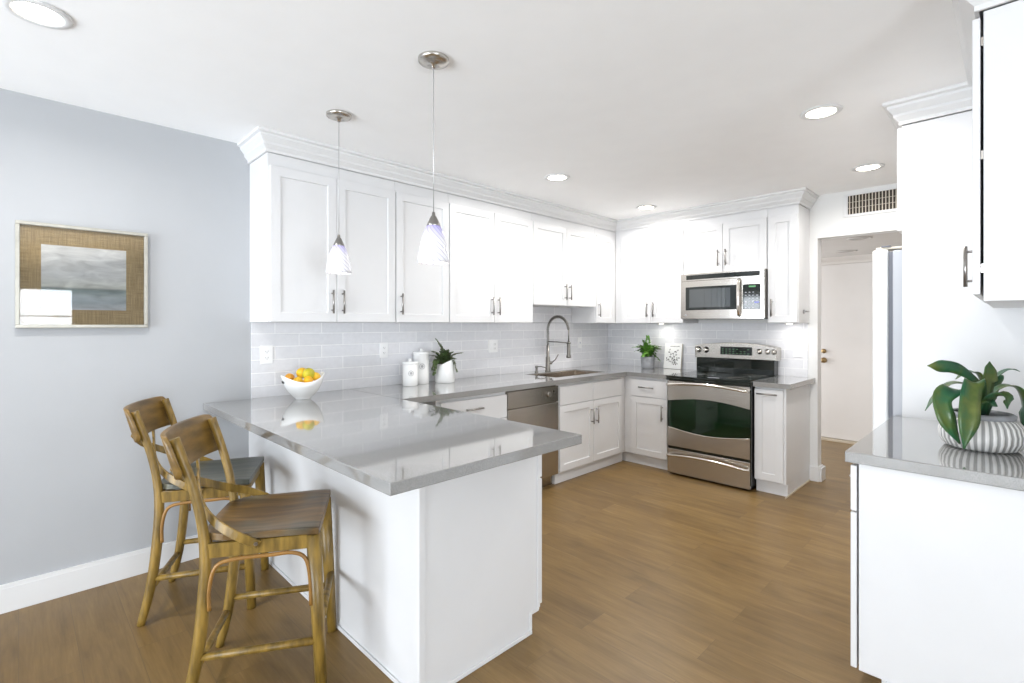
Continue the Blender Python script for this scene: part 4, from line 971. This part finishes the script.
leaves = [
 ([(380, 400, 0), (372, 260, .02), (330, 200, .03), (250, 150, .04), (170, 138, .05), (92, 135, .06)], [.014, .022, .030, .046, .050, .004], (.5, .6, .6)),
 ([(380, 400, 0), (360, 290, -.01), (290, 235, -.02), (210, 235, -.02), (140, 295, -.02), (80, 372, -.02)], [.02, .05, .06, .055, .045, .004], (.4, -.9, 0)),
 ([(380, 400, .02), (330, 285, .05), (240, 262, .08), (165, 300, .10), (180, 400, .125), (262, 545, .13)], [.02, .05, .065, .07, .075, .008], None),
 ([(385, 400, .03), (375, 260, .06), (335, 225, .09), (310, 300, .12), (300, 420, .145), (283, 572, .15)], [.02, .05, .065, .075, .085, .008], None),
 ([(395, 400, .02), (405, 300, .03), (412, 220, .035), (418, 165, .03), (418, 113, .015)], [.03, .055, .066, .05, .004], None),
 ([(395, 400, 0), (430, 290, .01), (500, 245, .02), (565, 260, .03), (600, 350, .05), (602, 530, .06)], [.02, .05, .06, .06, .06, .006], (.4, -.9, 0)),
 ([(395, 380, -.02), (430, 230, -.03), (480, 175, -.04), (530, 155, -.04), (577, 166, -.04)], [.02, .035, .04, .03, .004], (.4, -.9, 0)),
 ([(385, 380, 0), (375, 230, 0), (345, 175, .0), (290, 178, .01), (240, 206, .02)], [.02, .045, .05, .035, .004], (.4, -.9, 0)),
 ([(390, 400, .03), (410, 330, .06), (460, 295, .08), (510, 305, .09), (512, 362, .09)], [.02, .05, .055, .045, .004], None),
 ([(395, 400, -.02), (420, 280, -.05), (460, 200, -.07), (490, 185, -.08)], [.02, .05, .04, .004], None),
 ([(385, 400, .03), (390, 350, .07), (420, 330, .09), (460, 350, .10)], [.03, .06, .05, .004], None),
 ([(385, 400, -.03), (330, 300, -.06), (270, 290, -.08), (220, 305, -.09)], [.03, .05, .04, .004], None),
]
for pts, wd, side in leaves:
    P = catmull([zp(*p) for p in pts], 5); W = []
    for i in range(len(P)):
        f = i/5; k = min(int(f), len(wd)-2); q = f-k; q = q*q*(3-2*q); W.append((wd[k]*(1-q)+wd[k+1]*q)*.92)
    MB().leaf(P, W, side or tuple(RV), .22).build('leaf', M['leaf'], bp_, recalc=False, solid=.0016)

# ------------------------------------------------------------------ counter stools
def mir(p, s): return (p[0]*s, p[1], p[2])
def make_stool(lb):
    root = thing('counter_stool', lb, 'stool', (0, 0, 0), 'counter stools at the peninsula')
    rear = [(-.0, 0)]
    RP = [(.208, -.236, 0.0), (.203, -.200, .16), (.197, -.176, .36), (.192, -.168, .54), (.190, -.182, .68), (.193, -.212, .82), (.201, -.264, .985)]
    for s in (1, -1):
        MB().tube(catmull([mir(p, s) for p in RP], 4), [.0165+.0055*math.sin(PI*min(1, k/16)) for k in range(25)], 12).build('leg', M['wood'], root)
        # front legs: slightly tapered, rounded square
        a = [mir(p, s) for p in ((.203, .222, 0), (.198, .208, .30), (.193, .192, .604))]
        MB().tube(a, [.021, .024, .027], 8).build('leg', M['wood'], root)
    # saddle seat
    n, m = 18, 16; vs = []
    top = []; 
    for j in range(m+1):
        v = j/m; y = -.185+.40*v
        hw = .203+.025*v
        if v < .22: hw *= math.sqrt(max(0, 1-((.22-v)/.22)**2*.45))
        if v > .95: hw -= (v-.95)*.06
        for i in range(n+1):
            u = -1+2*i/n
            dz = -.012*(1-u*u)*math.sin(PI*min(1, v*1.05))+.004*(abs(u)**3)-.004*max(0, v-.85)/.15
            yy = y+(.012*(1-u*u) if j == 0 else 0)-(.020*(1-u*u) if j == 0 else 0)
            top.append((u*hw, yy, .632+dz))
    q = (n+1)*(m+1); bot = [(x, y, z-.024) for x, y, z in top]
    fs = []
    for j in range(m):
        for i in range(n):
            a = j*(n+1)+i; fs += [(a, a+1, a+n+2, a+n+1), (q+a, q+a+n+1, q+a+n+2, q+a+1)]
    mb = MB().add(top+bot, fs, True)
    ed = [i for i in range(n+1)]+[j*(n+1)+n for j in range(1, m+1)]+[m*(n+1)+i for i in range(n-1, -1, -1)]+[j*(n+1) for j in range(m-1, 0, -1)]
    mb.add([], []); mb.f += [(ed[k], ed[(k+1) % len(ed)], q+ed[(k+1) % len(ed)], q+ed[k]) for k in range(len(ed))]; mb.sm += [False]*len(ed)
    mb.build('seat', M['seat'], root, .003)
    # aprons
    for s in (1, -1):
        MB().add([mir(p, s) for p in ((.184, -.16, .552), (.184, .185, .552), (.184, .185, .604), (.184, -.16, .604), (.204, -.16, .552), (.204, .185, .552), (.204, .185, .604), (.204, -.16, .604))],
                 [(0, 1, 2, 3), (4, 5, 6, 7), (0, 1, 5, 4), (1, 2, 6, 5), (2, 3, 7, 6), (3, 0, 4, 7)]).build('apron', M['wood'], root, .002, 1)
    MB().box(-.170, .170, .182, .202, .552, .604).build('apron', M['wood'], root, .002, 1)
    MB().box(-.175, .175, -.172, -.152, .556, .604).build('apron', M['wood'], root, .002, 1)
    # curved back rail behind the posts
    n = 20; vs = []
    for i in range(n+1):
        u = -1+2*i/n; x = .236*math.sin(u*1.15)/math.sin(1.15); bulge = .052*(1-u*u)
        endr = max(0, abs(u)-.86)/.14
        zb_, zt_ = .842+.030*endr**2, 1.000-.026*endr**2
        for z, sl in ((zb_, 0), (zt_, .042*(zt_-.842)/.148)):
            for th in (0, .018): vs.append((x, -.224-bulge-th-sl, z))
    fs = []
    for i in range(n):
        a = i*4; b = a+4
        fs += [(a, b, b+2, a+2), (a+1, a+3, b+3, b+1), (a, a+1, b+1, b), (a+2, b+2, b+3, a+3)]
    fs += [(0, 2, 3, 1), (n*4, n*4+1, n*4+3, n*4+2)]
    MB().add(vs, fs, True).build('backrest', M['woodd'], root, .004)
    # crossed bentwood braces ending at the seat sides
    for s in (1, -1):
        P = catmull([mir(p, s) for p in ((-.115, -.297+.005*s, .868), (-.06, -.276+.005*s, .810), (.05, -.236+.005*s, .752), (.13, -.190, .705), (.192, -.130, .668), (.216, -.06, .628), (.2115, .01, .588))], 4)
        ups = []
        for i in range(len(P)):
            f = i/(len(P)-1); q = min(1, max(0, (f-.3)/.45)); t_ = (P[min(i+1, len(P)-1)]-P[max(i-1, 0)]).normalized()
            ups.append(tuple(t_.cross(Vector((s*q, -(1-q), 0)))))
        b_ = MB().strip(P, ups, .032, .009).build('brace', M['wood'], root, .002, 1)
        MB().tube([mir((.206, 0, .5935), s), mir((.219, 0, .5935), s)], .007, 12).build('rivet', M['nickel'], b_)
        # hoop under the seat side
        H_ = [(.204, -.152, .37), (.204, -.152, .45), (.204, -.130, .525), (.204, -.07, .543), (.204, .05, .545), (.204, .12, .545), (.204, .165, .520), (.206, .182, .45), (.208, .186, .345)]
        MB().tube(catmull([mir((p[0]+.004, p[1], p[2]), s) for p in H_], 4), .0075, 8).build('hoop', M['bent'], root)
        MB().tube([mir((.202, -.195, .205), s), mir((.202, .212, .205), s)], [.013, .015], 10).build('stretcher', M['wood'], root)
    MB().tube([(-.200, -.205, .150), (.200, -.205, .150)], .014, 10).build('stretcher', M['wood'], root)
    MB().tube([(-.200, .218, .265), (.200, .218, .265)], .014, 10).build('stretcher', M['wood'], root)
    return root
st = make_stool('nearer wooden counter stool with cross back, in the foreground')
st2 = copy_tree(st)
st.location = (1.313, .717, .001); st.rotation_euler = (0, 0, -math.radians(30))
st2.location = (.516, .705, .001); st2.rotation_euler = (0, 0, -math.radians(26.8)); g_seat = seatwood(); g_seat.name = 'reflection_seat_wood'  # farther seat: grey-green window reflection painted into the wood colour
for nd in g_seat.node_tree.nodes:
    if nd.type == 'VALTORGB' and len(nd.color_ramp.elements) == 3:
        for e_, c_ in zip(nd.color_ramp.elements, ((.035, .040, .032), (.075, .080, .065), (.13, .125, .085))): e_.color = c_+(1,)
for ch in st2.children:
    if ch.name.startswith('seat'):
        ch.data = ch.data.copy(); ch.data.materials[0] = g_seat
st2['label'] = 'farther wooden counter stool with cross back, nearer the grey wall'
